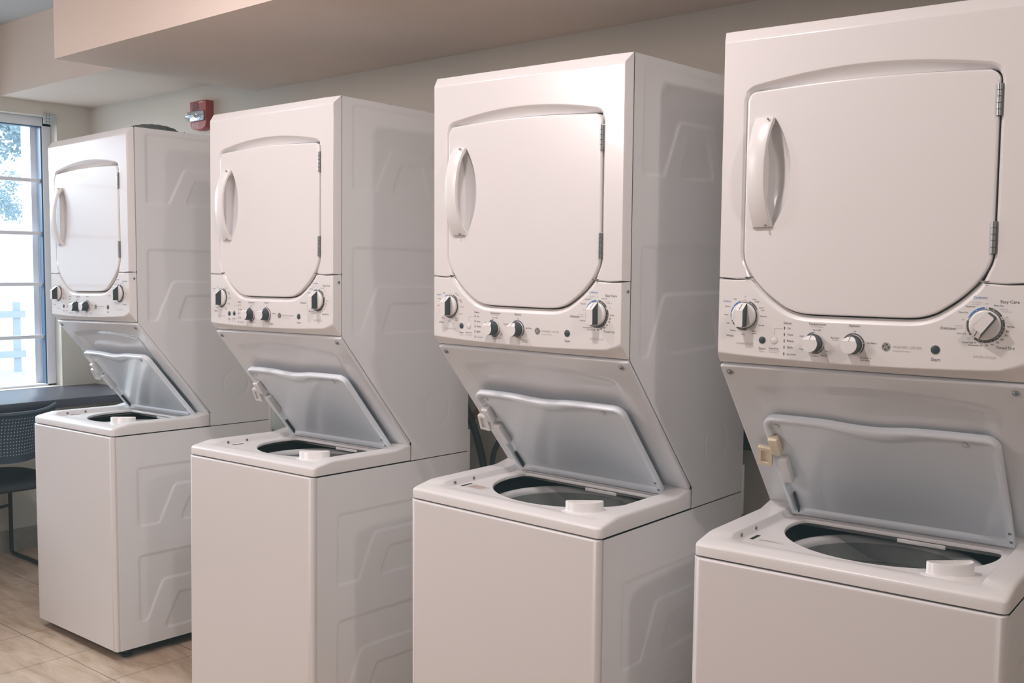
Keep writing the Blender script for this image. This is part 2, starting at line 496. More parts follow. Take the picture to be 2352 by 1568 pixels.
def make_door(parent):
    P = inset(D, .0008); mb = MB()
    y0 = yF-.0015
    full = inset(P, .004); sup = inset(full, .003)
    rings = []
    for u, d in [(0, .034), (0, .005)] + [(0, .004), (.075, .0016), (.29, .0007), (.62, .0002), (1, 0)]:
        rings.append([(p[0]+(q[0]-p[0])*u, y0+d, p[1]+(q[1]-p[1])*u) for p, q in zip(P, full)])
    rings.append([(x, y0, z) for x, z in sup])
    mb.loft(rings)
    # scooped finger dish behind the handle
    zc, hh = 1.5965, .112
    dish = []
    for k in range(25):
        a = -1+2*k/24; dish.append((.120+.038*math.cos(a*math.pi/2)**.8, zc+hh*a))
    for k in range(1, 12):
        dish.append((.094+.0*k, zc+hh*(1-2*k/12)))
    v, f = fill_holes(sup, [dish])
    mb.add([(x, y0, z) for x, z in v], f)
    rd = [[(x, y0, z) for x, z in dish]]
    cx, cz = .103, zc
    for s, dd in ((.992, .0012), (.955, .0065), (.86, .014), (.64, .021), (.3, .024)):
        rd.append([(cx+(x-cx)*s, y0+dd, cz+(z-cz)*(s if s > .9 else s+.06)) for x, z in dish])
    mb.loft(rd, cap1=True)
    d = mb.obj('dryer_door', M['gloss'], parent, 40)
    # arched handle
    mb = MB(); n = 22; rings = []
    for k in range(n+1):
        t = -1+2*k/n; z = zc+.110*t
        bow = .026*(1-abs(t)**2.4)+.006
        x0 = .0795-.004*(1-t*t); x1 = .1225-.0075*(1-t*t)
        yo = y0-bow; th = .0075 if abs(t) < .90 else bow-.0+.0
        yi = yo+th if abs(t) < .9 else y0+.001
        ch = .004
        rings.append([(x0, yi, z), (x0, yo+ch, z), (x0+ch*.4, yo+ch*.3, z), (x0+ch, yo, z), (x1-ch*1.6, yo, z), (x1-ch*.5, yo+ch*.3, z), (x1, yo+ch*1.3, z), (x1, yi, z)])
    mb.loft(rings, cap0=True, cap1=True)
    h = mb.obj('door_handle', M['plastic'], d, 40)
    for zz in (1.7035, 1.4895):
        mb = MB(); mb.disc_stack((.112, y0-.0145, zz), [(.0022, .004), (.0022, 0)], 10); mb.obj('handle_screw', M['screw'], d)
    for z0, z1 in ((1.679, 1.736), (1.434, 1.492)):
        mb = MB(); nn = 5
        for k in range(nn):
            a = z0+(z1-z0)*k/nn; b = z0+(z1-z0)*(k+1)/nn-.0012
            mb.disc_stack((.5425, y0-.0005, 0), [(.0042, a), (.0042, b)], 14, 'z')
        mb.box((.537, y0+.002, z0), (.5485, y0+.004, z1))
        mb.obj('door_hinge', M['metal'], d)
    return d

def knob(name, parent, cx, cz, ang, big):
    """ang: rotation of the pointer from straight up, counter-clockwise seen from the front"""
    mb = MB(); y0 = yF-.0006
    if big:
        R = big
        mb.disc_stack((0, 0, 0), [(R+.0012, .0), (R+.0012, -.002)], 40, 'y', 1)
        mb.disc_stack((0, 0, 0), [(R, -.002), (R, -.0065), (R-.0015, -.0082), (R-.004, -.0088)], 40, 'y', 0)
        hw, tail, tip, h0, h1 = .0092, -.0235*R/.026, .0245*R/.026, -.0088, -.029
        # grip footprint, tail rounded
        foot = [(-hw, tip), (-hw, tip*.45)]
        foot += [(-hw+.003-.003*math.cos(math.radians(a)), tail+.004-.004*math.sin(math.radians(a))) for a in (0, 30, 60, 90)]
        foot += [(hw-.003+.003*math.sin(math.radians(a)), tail+.004-.004*math.cos(math.radians(a))) for a in (0, 30, 60, 90)]
        foot += [(hw, tip*.45), (hw, tip)]
        top = []
        for i, (x, z) in enumerate(foot):
            yy = h1 if z < tip*.9 else h0-.0025
            s = .93
            top.append((x*s, yy, z*.965 if z < 0 else z))
        bot = [(x, h0, z) for x, z in foot]
        nf = len(foot)
        v = bot+top
        f = [(i, (i+1) % nf, nf+(i+1) % nf, nf+i) for i in range(nf)]
        mb.add(v, f, 1)
        mb.add(top, [tuple([0, 1, nf-2, nf-1])], 0)
        mb.add(top, [tuple(range(1, nf-1))], 0)
        mb.box((-.0006, h0-.010, tip*.62), (.0006, h0-.0099, tip*.62+.0001), 1)
        # pointer mark lying on the chamfer
        za, zb = tip*.52, tip*.97
        ya = h1+(h0-.0025-h1)*(za-tip*.45)/(tip*.55)-.0004; yb = h1+(h0-.0025-h1)*(zb-tip*.45)/(tip*.55)-.0004
        mb.add([(-.0007, ya, za), (.0007, ya, za), (.0007, yb, zb), (-.0007, yb, zb)], [(0, 1, 2, 3)], 1)
    else:
        R = .0178; h = -.027
        mb.disc_stack((0, 0, 0), [(R+.0008, 0), (R+.0008, -.003)], 36, 'y', 0, True, False)
        ring0 = []; ring1 = []
        nseg = 36
        for k in range(nseg):
            a = 2*math.pi*k/nseg; x, z = math.cos(a), math.sin(a)
            zf = min(z, .62)
            ring0.append((R*x, -.003, R*z)); 
            ring1.append((.0162*x, h if z <= .56 else h+(z-.56)/.44*.012, .0162*z))
        mb.loft([ring0, ring1], mi=1)
        cap = [i for i in range(nseg) if ring1[i][2] <= .0162*.56+1e-6 or True]
        flat = [i for i in range(nseg) if abs(ring1[i][1]-h) < 1e-6]
        # order: flat part begins after the chamfer
        i0 = next(i for i in range(nseg) if i in flat and ((i-1) % nseg) not in flat)
        fl = [(i0+k) % nseg for k in range(len(flat))]
        ch = [fl[-1]]+[(fl[-1]+k) % nseg for k in range(1, nseg-len(flat)+1)]+[i0]
        mb.add(ring1, [tuple(fl)], 0)
        ch = list(dict.fromkeys(ch)); mb.add(ring1, [tuple(ch)], 0)
        mb.add([(-.0006, h-.0004, .0085), (.0006, h-.0004, .0085), (.0006, h+.0105, .0160), (-.0006, h+.0105, .0160)], [(0, 1, 2, 3)], 1)
    o = mb.obj(name, [M['plastic'], M['dark']], parent, 38)
    o.location = (cx, y0, cz); o.rotation_euler = (0, -ang, 0)
    return o

def arc(mb, cx, cz, r0, r1, a0, a1, mi, y=yF-.0003):
    """annulus sector, angles in degrees clockwise from straight up"""
    n = max(3, int(abs(a1-a0)/6)); v = []; f = []
    for k in range(n+1):
        a = math.radians(a0+(a1-a0)*k/n); s, c = math.sin(a), math.cos(a)
        v += [(cx+r0*s, y, cz+r0*c), (cx+r1*s, y, cz+r1*c)]
        if k: f.append((2*k-2, 2*k-1, 2*k+1, 2*k))
    mb.add(v, f, mi)

def dotat(mb, cx, cz, r, a, rad, mi, y=yF-.0005):
    a = math.radians(a); x, z = cx+r*math.sin(a), cz+r*math.cos(a)
    mb.add([(x+rad*math.cos(t), y, z+rad*math.sin(t)) for t in [2*math.pi*k/8 for k in range(8)]], [tuple(range(8))], mi)

KW = (.066, 1.3045); KT = (.217, 1.2545); KO = (.2955, 1.256); KD = (.5355, 1.3045)

def make_lettering(cp):
    def done(nm): mb.obj(nm, [M['print'], M['printlight'], M['printblue'], M['dot'], M['ring']], cp, 0, fix=False)
    mb = MB()        # material slots: 0 dark, 1 light grey, 2 blue, 3 white, 4 pale ring
    # washer dial
    c = KW; r0, r1 = .0283, .0315
    arc(mb, *c, r0-.0008, r1+.0004, 0, 360, 4, yF-.0002)
    for a0, a1, mi in ((-100, -20, 2), (20, 64, 0), (-190, -112, 0)): arc(mb, *c, r0, r1, a0, a1, mi)
    for a in (-80, -55, -28, 30, 58, -165, -143, -118): dotat(mb, *c, .0299, a, .0009, 3)
    for a in (95, 118, 142): dotat(mb, *c, .0299, a, .0009, 3)
    dotat(mb, *c, .0330, 0, .0007, 0)
    put_text(mb, 'Off', c[0], c[1]+.0385, .0042, mi=1)
    put_text(mb, 'Light', c[0]-.0215, c[1]+.0325, .0075)
    put_text(mb, 'Colors', c[0]-.0405, c[1]+.0265, .0165, mi=2)
    put_text(mb, 'Medium', c[0]-.0385, c[1]+.0165, .0120)
    put_text(mb, 'Heavy', c[0]-.0420, c[1]-.001, .0092)
    put_text(mb, 'Light', c[0]-.0365, c[1]-.0185, .0075)
    put_text(mb, 'Medium', c[0]-.0260, c[1]-.0335, .0115)
    put_text(mb, 'Heavy', c[0]-.0030, c[1]-.0405, .0092)
    put_text(mb, 'Whites', c[0]-.0320, c[1]-.0455, .0170)
    put_text(mb, 'Drain', c[0]+.0215, c[1]+.0325, .0085); put_text(mb, '& Spin', c[0]+.0265, c[1]+.0280, .0100)
    put_text(mb, 'Speed', c[0]+.0365, c[1]+.0155, .0095); put_text(mb, 'Wash', c[0]+.0395, c[1]+.0105, .0085)
    put_text(mb, 'Delicates', c[0]+.0420, c[1]-.002, .0140)
    put_text(mb, 'Casuals', c[0]+.0375, c[1]-.0205, .0125)
    put_text(mb, 'Bulky', c[0]+.0225, c[1]-.0335, .0085); put_text(mb, 'Items', c[0]+.0225, c[1]-.0380, .0088)
    put_text(mb, 'WASHER CYCLES', c[0]+.0010, 1.2440, .0380, mi=1)
    done('washer_dial_print'); mb = MB()
    put_text(mb, 'Start', .1065, 1.2352, .0145); put_text(mb, 'Pause', .1065, 1.2300, .0110, mi=1)
    put_text(mb, 'Deep Rinse', .1320, 1.2375, .0210)
    put_text(mb, 'Select when using', .1320, 1.2335, .0240, mi=1); put_text(mb, 'fabric softener', .1320, 1.2300, .0190, mi=1)
    put_text(mb, 'Status', .1600, 1.2900, .0168)
    for s, z in (('On', 1.2815), ('Wash', 1.2685), ('Rinse', 1.2555), ('Spin', 1.2425), ('Lid Locked', 1.2292)):
        mb.add([(.1528, yF-.0004, z-.0028), (.1548, yF-.0004, z-.0028), (.1548, yF-.0004, z+.0032), (.1528, yF-.0004, z+.0032)], [(0, 1, 2, 3)], 0)
        put_text(mb, s, .1600, z-.0015, .0042*len(s)**.75 if len(s) < 6 else .0190, align='LEFT')
    # little bracket line from deep rinse to the status lamps
    for a, b in (((.1322, 1.2665), (.1328, 1.2805)), ((.1322, 1.2800), (.1495, 1.2805))):
        mb.add([(a[0], yF-.0004, a[1]), (b[0], yF-.0004, a[1]), (b[0], yF-.0004, b[1]), (a[0], yF-.0004, b[1])], [(0, 1, 2, 3)], 1)
    done('status_print'); mb = MB()
    # temperature
    c = KT
    arc(mb, *c, .0192, .0222, 0, 360, 4, yF-.0002)
    for a0, a1 in ((-45, 0), (110, 190)): arc(mb, *c, .0195, .0220, a0, a1, 0)
    for a in (-40, -2, 120, 150, 180): dotat(mb, *c, .0208, a, .0008, 3)
    put_text(mb, 'Temperature', c[0]+.005, 1.2905, .0350); put_text(mb, 'All Cold Rinses', c[0]+.005, 1.2863, .0265, mi=1)
    put_text(mb, 'Tap Cold', c[0]+.004, 1.2795, .0165)
    put_text(mb, 'Cold', c[0]-.0265, 1.2660, .0085); put_text(mb, 'Cool', c[0]-.0265, 1.2400, .0085)
    put_text(mb, 'Colors', c[0]+.003, 1.2275, .0115); put_text(mb, 'Warm', c[0]+.0200, 1.2290, .0105); put_text(mb, 'Hot', c[0]+.0265, 1.2385, .0060)
    done('temperature_print'); mb = MB()
    # options
    c = KO
    arc(mb, *c, .0192, .0222, 0, 360, 4, yF-.0002)
    arc(mb, *c, .0195, .0222, -60, 140, 0)
    for a in (-58, 0, 80, 138): dotat(mb, *c, .0208, a, .0008, 3)
    put_text(mb, 'Options', c[0]+.001, 1.2905, .0215); put_text(mb, 'Off', c[0]+.002, 1.2800, .0055)
    put_text(mb, 'Pre-Soak', c[0]-.0365, 1.2655, .0165); put_text(mb, '15 mins', c[0]-.0355, 1.2615, .0125, mi=1)
    put_text(mb, '2nd Rinse', c[0]+.0360, 1.2590, .0185)
    put_text(mb, 'Pre-Soak +', c[0]+.0250, 1.2290, .0210); put_text(mb, '2nd Rinse', c[0]+.0240, 1.2248, .0185)
    done('options_print'); mb = MB()
    # maker's round monogram
    ex, ez = .3590, 1.2548
    def disc(r, mi, y): mb.add([(ex+r*math.cos(2*math.pi*k/28), y, ez+r*math.sin(2*math.pi*k/28)) for k in range(28)], [tuple(range(28))], mi)
    disc(.0084, 0, yF-.0003); disc(.0076, 3, yF-.00045); disc(.0070, 0, yF-.0006)
    for q in range(4):
        a = math.radians(45+90*q); bx, bz = ex+.0046*math.cos(a), ez+.0046*math.sin(a)
        v = []; f = []
        for k in range(9):
            t = a+math.pi*.75+math.radians(250)*k/8; 
            for rr in (.0013, .0020): v.append((bx+rr*math.cos(t), yF-.00075, bz+rr*math.sin(t)))
            if k: f.append((2*k-2, 2*k-1, 2*k+1, 2*k))
        mb.add(v, f, 3)
    put_text(mb, 'GE', ex-.0002, ez-.0021, .0066, mi=3, y=yF-.0008, italic=.25)
    done('maker_badge'); mb = MB()
    put_text(mb, 'WASHER | DRYER', .3715, 1.2535, .0540, align='LEFT', mi=1); put_text(mb, 'Auto-Load Sensing', .3715, 1.2470, .0320, align='LEFT', mi=1)
    done('title_print'); mb = MB()
    put_text(mb, 'Start', .4510, 1.2335, .0165); done('start_print'); mb = MB()
    # dryer dial
    c = KD; r0, r1 = .0292, .0327
    for a0, a1, mi in ((-67, -5, 2), (8, 58, 0), (-128, -77, 0), (70, 232-15, 0)): arc(mb, *c, r0, r1, a0, a1, mi)
    for a in (-62, -32, 25, -118, 95, 108, 121, 134, 147, 160, 173, 186, 200): dotat(mb, *c, .0309, a, .0009, 3)
    for a in (0, 64, -72, -136): dotat(mb, *c, .0309, a, .0009, 0)
    put_text(mb, 'Cottons', c[0]-.0105, c[1]+.0475, .0235, mi=2)
    put_text(mb, 'Easy Care', c[0]+.0395, c[1]+.0405, .0310)
    put_text(mb, 'Delicates', c[0]-.0640, c[1]-.0110, .0265)
    put_text(mb, 'Timed Dry', c[0]+.0350, c[1]-.0420, .0310)
    put_text(mb, 'DRYER CYCLES', c[0]+.0010, 1.2440, .0390, mi=1)
    put_text(mb, 'Off', c[0]+.001, c[1]+.0375, .0050, mi=1); put_text(mb, 'More Dry', c[0]+.0215, c[1]+.0345, .0165)
    put_text(mb, 'Less Dry', c[0]+.0300, c[1]+.0285, .0130, mi=1); put_text(mb, 'Cool Down', c[0]+.0345, c[1]+.0245, .0165, mi=1)
    put_text(mb, 'Cool Down', c[0]-.0150, c[1]+.0395, .0165, mi=1); put_text(mb, 'Less Dry', c[0]-.0180, c[1]+.0355, .0130, mi=1)
    put_text(mb, 'Optimum', c[0]-.0270, c[1]+.0315, .0165); put_text(mb, 'More Dry', c[0]-.0385, c[1]+.0205, .0165)
    put_text(mb, 'Off', c[0]-.0385, c[1]+.0075, .0050, mi=1); put_text(mb, 'Off', c[0]+.0355, c[1]+.0140, .0050, mi=1)
    put_text(mb, 'Cool Down', c[0]-.0460, c[1]-.0040, .0155, mi=1); put_text(mb, 'Less Dry', c[0]-.0440, c[1]-.0080, .0125, mi=1)
    put_text(mb, 'More Dry', c[0]-.0405, c[1]-.0185, .0160)
    put_text(mb, '90 Min.', c[0]+.0430, c[1]-.0030, .0130)
    for s, dx, dz in (('80', .0375, -.0115), ('70', .0350, -.0190), ('60', .0290, -.0265), ('50', .0215, -.0325), ('40', .0125, -.0365), ('30', .0035, -.0385)):
        put_text(mb, s, c[0]+dx, c[1]+dz, .0047)
    put_text(mb, 'Off', c[0]-.0280, c[1]-.0270, .0050, mi=1)
    put_text(mb, 'Quick Fluff 10', c[0]-.0270, c[1]-.0345, .0245); put_text(mb, 'Dewrinkle 20', c[0]-.0160, c[1]-.0390, .0235)
    done('dryer_dial_print')

SL = math.hypot(yB-ySEAM, zAPEX-zLID)
SA = ((yB-ySEAM)/SL, (zLID-zAPEX)/SL)       # direction down the slanted panel (y,z)
SN = (SA[1], -SA[0])                        # outward normal (forward / down)
def slant(x, s, n): return (x, ySEAM+SA[0]*s+SN[0]*n, zAPEX+SA[1]*s+SN[1]*n)

def make_machine():
    root = bpy.data.objects.new('washer_dryer', None); COL.objects.link(root)
    root.empty_display_size = .1
    # ---------------- dryer cabinet (upper sheet-metal body)
    mb = MB()
    rows = sorted(set([zT+.0008, zLID]+[zLID+(zAPEX-zLID)*k/86 for k in range(1, 87)]+[zT+.0008+(zLID-zT)*k/12 for k in range(1, 12)]+[zAPEX+(HT-zAPEX)*k/173 for k in range(1, 174)]))
    gy, gi = ySEAM+.0028, .0035
    def yfr(z):
        if z <= zLID: return yB+.0015
        if z >= zAPEX: return gy
        return yB+.0045+(gy-yB-.0045)*(z-zLID)/(zAPEX-zLID)
    groups = [([(.138, 1.627), (.617, 1.627), (.617, 1.872), (.138, 1.872)], trap(1.600, 1.757, .2125, .2915, .4635, .5425), trap(1.628, 1.717, .294, .334, .421, .461)),
              ([(.137, 1.205), (.617, 1.205), (.617, 1.460), (.137, 1.460)], trap(1.18, 1.347, .157, .236, .519, .598), trap(1.206, 1.294, .253, .290, .465, .502))]
    v, f = side_grid(rows, yfr, groups, (.498, .9535, .055), 132, W)
    mb.add(v, f)
    zl = [zT+.0008, zLID, zAPEX, HT]
    lv = [(0, yfr(z), z) for z in zl]+[(0, DEPTH, z) for z in zl]
    mb.add(lv, [(0, 1, 5, 4), (1, 2, 6, 5), (2, 3, 7, 6)])
    mb.add([(0, DEPTH, zl[0]), (W, DEPTH, zl[0]), (W, DEPTH, HT), (0, DEPTH, HT), (0, gy, HT), (W, gy, HT)], [(0, 1, 2, 3), (3, 2, 5, 4)])
    cab = mb.obj('dryer_cabinet', M['side'], root, 30)
    for y in (.135, .30, .47):
        s = MB(); s.disc_stack((W-.012, y, HT), [(.0045, -.001), (.0045, .002), (.002, .004)], 10, 'z'); s.obj('top_screw', M['screw'], cab)
    rc = MB(); rc.box((W-.05, DEPTH-.002, .735), (W+.0005, DEPTH+.012, .872), 0, .002); rc.obj('rear_cover', M['side'], cab)
    # ---------------- dryer front, panel, door
    df, cp = make_front_plates(root)
    for x in (W+.0002,):
        s = MB(); s.disc_stack((W-.003, yF+.0165, 1.3575), [(.0036, .0032), (.0036, .0042), (.0015, .005)], 12, 'x'); s.obj('side_screw', M['screw'], cp)
    make_door(root)
    make_lettering(cp)
    knob('washer_cycle_knob', cp, *KW, 0, .0262); knob('temperature_knob', cp, *KT, 0, 0)
    knob('options_knob', cp, *KO, 0, 0); knob('dryer_cycle_knob', cp, *KD, 0, .0272)
    for nm, x, z, r, mt in (('start_button', .1065, 1.2548, .0072, 'dark'), ('start_button', .4500, 1.2545, .0082, 'dark'), ('deep_rinse_button', .1322, 1.2555, .0070, 'plastic')):
        s = MB(); s.disc_stack((x, yF, z), [(r, .004), (r, -.0006), (r*.8, -.0014)], 24); s.obj(nm, M[mt], cp)
        s = MB(); s.disc_stack((x, yF, z), [(r+.0010, .0), (r+.0010, -.0005), (r+.0002, -.0006)], 24, cap1=False); s.obj('button_bezel', M['ring'], cp)
    # ---------------- slanted lower panel
    mb = MB()
    P = [(.0015, .002), (W-.0015, .002), (W-.0015, SL-.001), (.0015, SL-.001)]
    def dens(P, k): 
        out = []
        for a, b in zip(P, P[1:]+P[:1]): out += resample_edge(a, b, k)
        return out
    topc = [(.062+(.546-.062)*k/14, .037+.022*((k-7)/7)**2) for k in range(15)]
    Rd = topc+[(.556, .085), (.545, .16), (.545, .30), (.545, SL-.02)]+[(.545-(.465)*k/8, SL-.02) for k in range(1, 9)]+[(.080, .30), (.080, .17), (.058, .085)]
    n_out = rrect(.0015, .002, W-.0015, SL-.001, .004, 3)
    rings = []
    for n, ins in ((-.012, .003), (.0035, 0), (.0055, .0006), (.0068, .002), (.007, .004)):
        rings.append([slant(x, s, n) for x, s in inset(n_out, ins)])
    mb.loft(rings)
    last = inset(n_out, .004)
    Rdr = sample_closed(Rd, 72)
    v, f = fill_holes(last, [Rdr]); mb.add([slant(x, s, .007) for x, s in v], f)
    dr = [[slant(x, s, .007) for x, s in Rdr]]
    for ins, n in ((.006, .0062), (.016, .0035), (.026, .0006), (.034, 0.0)):
        dr.append([slant(x, s, n) for x, s in inset(Rdr, ins)])
    mb.loft(dr)
    v, f = fill_holes(inset(Rdr, .034), []); mb.add([slant(x, s, 0) for x, s in v], f)
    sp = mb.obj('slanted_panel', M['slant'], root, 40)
    for x in (.0205, W-.0255):
        s = MB()
        for r0, n0, r1, n1, mi in ((.0075, .007, .0075, .0086, 0), (.0050, .0086, .0036, .0105, 1)):
            a = [slant(x+r0*math.cos(t), .0195+r0*math.sin(t), n0) for t in [2*math.pi*k/16 for k in range(16)]]
            b = [slant(x+r1*math.cos(t), .0195+r1*math.sin(t), n1) for t in [2*math.pi*k/16 for k in range(16)]]
            s.loft([a, b], cap1=True, mi=mi)
        s.obj('panel_screw', [M['metal'], M['screw']], sp)
    # ---------------- washer cabinet
    mb = MB()
    rows = [zBOT+(zT-.002-zBOT)*k/192 for k in range(193)]
    groups = [([(.081, .468), (.60, .468), (.60, .677), (.081, .677)], trap(.44, .602, .150, .229, .450, .530), trap(.467, .549, .250, .290, .392, .430)),
              ([(.081, .120), (.60, .120), (.60, .358), (.081, .358)], trap(.09, .258, .095, .176, .505, .585), trap(.075, .195, .175, .240, .440, .505))]
    v, f = side_grid(rows, lambda z: .0036, groups, None, 162, W); mb.add(v, f)
    z0, z1 = zBOT, zT-.002
    mb.add([(0, 0, z0), (0, DEPTH, z0), (0, DEPTH, z1), (0, 0, z1), (W, DEPTH, z0), (W, DEPTH, z1)], [(0, 1, 2, 3), (1, 4, 5, 2)])
    # folded inner edge at the front
    mb.add([(W, .0036, z0), (W-.012, .0040, z0), (W-.012, .0040, z1), (W, .0036, z1)], [(0, 1, 2, 3)])
    mb.add([(0, 0, z0), (.02, 0.0005, z0), (.02, .0005, z1), (0, 0, z1)], [(0, 1, 2, 3)])
    mb.obj('washer_cabinet', M['side'], root, 30)
    bp = MB(); bp.box((.012, .010, zBOT-.006), (W-.012, DEPTH-.01, zBOT+.006), 0, .002); bp.obj('shade_plate', M['box'], root)  # dark plate added to deepen the shade under the cabinet
    # front panel with rolled vertical edges
    mb = MB()
    P = [(0, zBOT), (W-.001, zBOT), (W-.001, zT-.0015), (0, zT-.0015)]
    plate(mb, P, [.004, .017, .005, .017], [.012]*4, [(1, 0), (.8, .02), (.62, .075), (.45, .16), (.29, .29), (.16, .46), (.075, .62), (.02, .82), (0, 1)], -.0146, [[(x, -.0016, z) for x, z in P], [(x, .004, z) for x, z in inset(P, .004)]])
    mb.obj('front_panel', M['enamel'], root, 40)
    for x in (.045, W-.045):
        for y in (.05, DEPTH-.05):
            s = MB(); s.disc_stack((0, 0, 0), [(.018, 0), (.018, .008), (.008, .011), (.008, .05)], 18, 'z')
            o = s.obj('leveling_foot', M['hose'], root); o.location = (x, y, 0)
    # ---------------- washer deck
    mb = MB()
    def prof(y):
        if y < .06: return .8275+(.841-.8275)*min(1, max(0, (y+.011)/.071))
        if y < .32: return .841
        return .841+(.853-.841)*min(1, (y-.32)/.06)
    ys = [-.011, .0, .015, .03, .045, .06, .075, .12, .18, .24, .30, .32, .335, .35, .365, yB]
    xs = [0, .05, .1, .15, .2, .25, .305, .36, .41, .46, .51, .56, W]
    def fr(a, b, t): return a+(b-a)*t
    # ring sampled as: front (left->right), right (front->rear), rear, left
    def ring(x0, x1, y0, y1, zf, rc=.012):
        pts = []
        fx = [x0+rc+(x1-x0-2*rc)*k/10 for k in range(11)]
        fy = [y0+rc+(y1-y0-2*rc)*k/22 for k in range(23)]
        rr = rc if y1 < .37 else .0015
        def corner(cx, cy, a0, rc=rc): return [(cx+rc*math.cos(math.radians(a0+90*k/4)), cy+rc*math.sin(math.radians(a0+90*k/4))) for k in range(1, 4)]
        pts += [(x, y0) for x in fx]+corner(x1-rc, y0+rc, -90)+[(x1, y) for y in fy]+corner(x1-rr, y1-rr, 0, rr)
        pts += [(x, y1) for x in reversed(fx)]+corner(x0+rr, y1-rr, 90, rr)+[(x0, y) for y in reversed(fy)]+corner(x0+rc, y0+rc, 180)
        return [(x, y, zf(x, y)) for x, y in pts]
    zfl = .826
    outer = []
    outer.append(ring(.002, W-.002, -.009, yB, lambda x, y: .8016, .010))
    outer.append(ring(0, W, -.011, yB, lambda x, y: .8028, .012))
    outer.append(ring(0, W, -.011, yB, lambda x, y: prof(y)-.0065, .012))
    outer.append(ring(.0012, W-.0012, -.0098, yB, lambda x, y: prof(y)-.0030, .012))
    outer.append(ring(.0045, W-.0045, -.0065, yB, lambda x, y: prof(y)-.0006, .012))
    outer.append(ring(.009, W-.009, -.002, yB-.001, lambda x, y: prof(y), .012))
    outer.append(ring(.030, W-.030, .014, yB-.004, lambda x, y: prof(y), .016))
    def rim(x, y):
        # in the middle of the front strip the top blends straight into the lid recess
        return prof(y)
    outer.append(ring(.054, W-.054, .026, .366, lambda x, y: prof(y) if y > .06 else min(prof(y), .8345), .022))
    outer.append(ring(.0575, W-.0575, .030, .363, lambda x, y: prof(y)-.003 if y > .06 else min(prof(y)-.0008, .8335), .022))
    outer.append(ring(.060, W-.060, .055, .358, lambda x, y: zfl+.003 if y > .07 else zfl+.0012, .022))
    outer.append(ring(.064, W-.064, .066, .354, lambda x, y: zfl, .022))
    mb.loft(outer)
    hole = []
    cx, cy, rx, ry, yc = .314, .2800, .2200, .2080, .343
    for k in range(96):
        a = 2*math.pi*k/96; x, y = cx+rx*math.cos(a), cy+ry*math.sin(a)
        # soft clip by the straight rear ledge
        if y > yc-.03:
            over = y-(yc-.03); y = yc-.03+.03*math.tanh(over/.03)
        hole.append((x, y))
    v, f = fill_holes([(p[0], p[1]) for p in outer[-1]], [hole]); mb.add([(x, y, zfl) for x, y in v], f)
    lip = [[(x, y, zfl) for x, y in hole]]
    for ins, dz in ((-.0012, -.001), (-.002, -.004), (-.002, -.020), (-.006, -.024)):
        pass
    for ins, dz in ((.0012, -.0012), (.002, -.003), (.002, -.0075), (-.012, -.0085)):
        lip.append([(x, y, zfl+dz) for x, y in inset(hole, ins)])
    mb.loft(lip)
    deck = mb.obj('washer_deck', M['plastic'], root, 40)
    for y in (.093, .167):
        s = MB(); s.disc_stack((.0605, y, .8325), [(.0042, -.002), (.0042, .0006), (.002, .0014)], 12, 'x'); s.obj('rivet', M['screw'], deck)
    s = MB(); s.box((.0765, .096, zfl-.001), (.0845, .136, zfl+.0006)); s.obj('latch_slot', M['black'], deck)
    s = MB(); s.box((.315, .329, .8105), (.415, .333, .8190), 0, .001); s.obj('tub_cover_tab', M['plastic'], deck)
    # softener / bleach cup over the front right of the opening
    mb = MB()
    ang = math.radians(40); ux, uy = math.cos(ang), math.sin(ang); mx, my = .483, .100
    def loc(a, b, z): return (mx+ux*a+uy*b, my+uy*a-ux*b, z)
    seg = [(-.043, -.005), (.043, -.005), (.046, 0)]+[(.046*math.cos(math.radians(t)), .031*math.sin(math.radians(t))) for t in range(10, 180, 12)]+[(-.046, 0)]
    rings = []
    for ins, z in ((-.010, zfl), (-.009, zfl+.0015), (-.002, zfl+.003), (0, zfl+.006), (0, zfl+.024), (.0012, zfl+.0255), (.003, zfl+.0255), (.0042, zfl+.022)):
        rings.append([loc(a, b, z) for a, b in inset(seg, ins)])
    rings.append([loc(a*.8, .012+(b-.012)*.7, zfl+.012) for a, b in inset(seg, .006)])
    mb.loft(rings, cap1=True)
    mb.obj('bleach_cup', M['plastic'], deck, 40)
    # ---------------- tub
    mb = MB(); c = (.308, .275, 0)
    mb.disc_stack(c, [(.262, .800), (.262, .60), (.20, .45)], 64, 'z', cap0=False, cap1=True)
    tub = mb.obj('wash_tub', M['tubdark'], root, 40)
    c = (.308, .252, 0)
    mb = MB(); mb.disc_stack(c, [(.203, .772), (.2035, .784), (.201, .7890), (.195, .7908), (.186, .7900), (.1790, .7850), (.1770, .777), (.1770, .768), (.203, .768)], 72, 'z', cap0=False, cap1=False)
    mb.obj('balance_ring', M['tubring'], tub, 50)
    mb = MB(); mb.disc_stack(c, [(.1760, .776), (.1760, .735), (.1790, .733), (.1790, .725), (.1760, .723), (.1760, .50), (.13, .48)], 64, 'z', cap0=False, cap1=True)
    mb.obj('spin_basket', M['basket'], tub, 40)
    # ---------------- lid (own frame: x across, s from hinge to free edge, n = underside)
    lo = [(.068, .002)]+[(.068, .02), (.0655, .10), (.065, .20), (.065, .283)]
    lo += [(.093-.028*math.cos(math.radians(a)), .283+.028*math.sin(math.radians(a))) for a in (15, 30, 45, 60, 75, 90)]
    lo += [(.12, .3115), (.16, .3115), (.195, .3110), (.225, .3085), (.255, .3050), (.285, .3030), (.315, .3030), (.34, .3050), (.365, .3085), (.39, .3105), (.43, .3112), (.48, .3112)]
    lo += [(.519+.028*math.sin(math.radians(a)), .283+.028*math.cos(math.radians(a))) for a in (0, 15, 30, 45, 60, 75, 90)]
    lo += [(.547, .20), (.5475, .10), (.547, .02), (.547, .002)]
    nlo = len(lo)
    er = [.010]*nlo
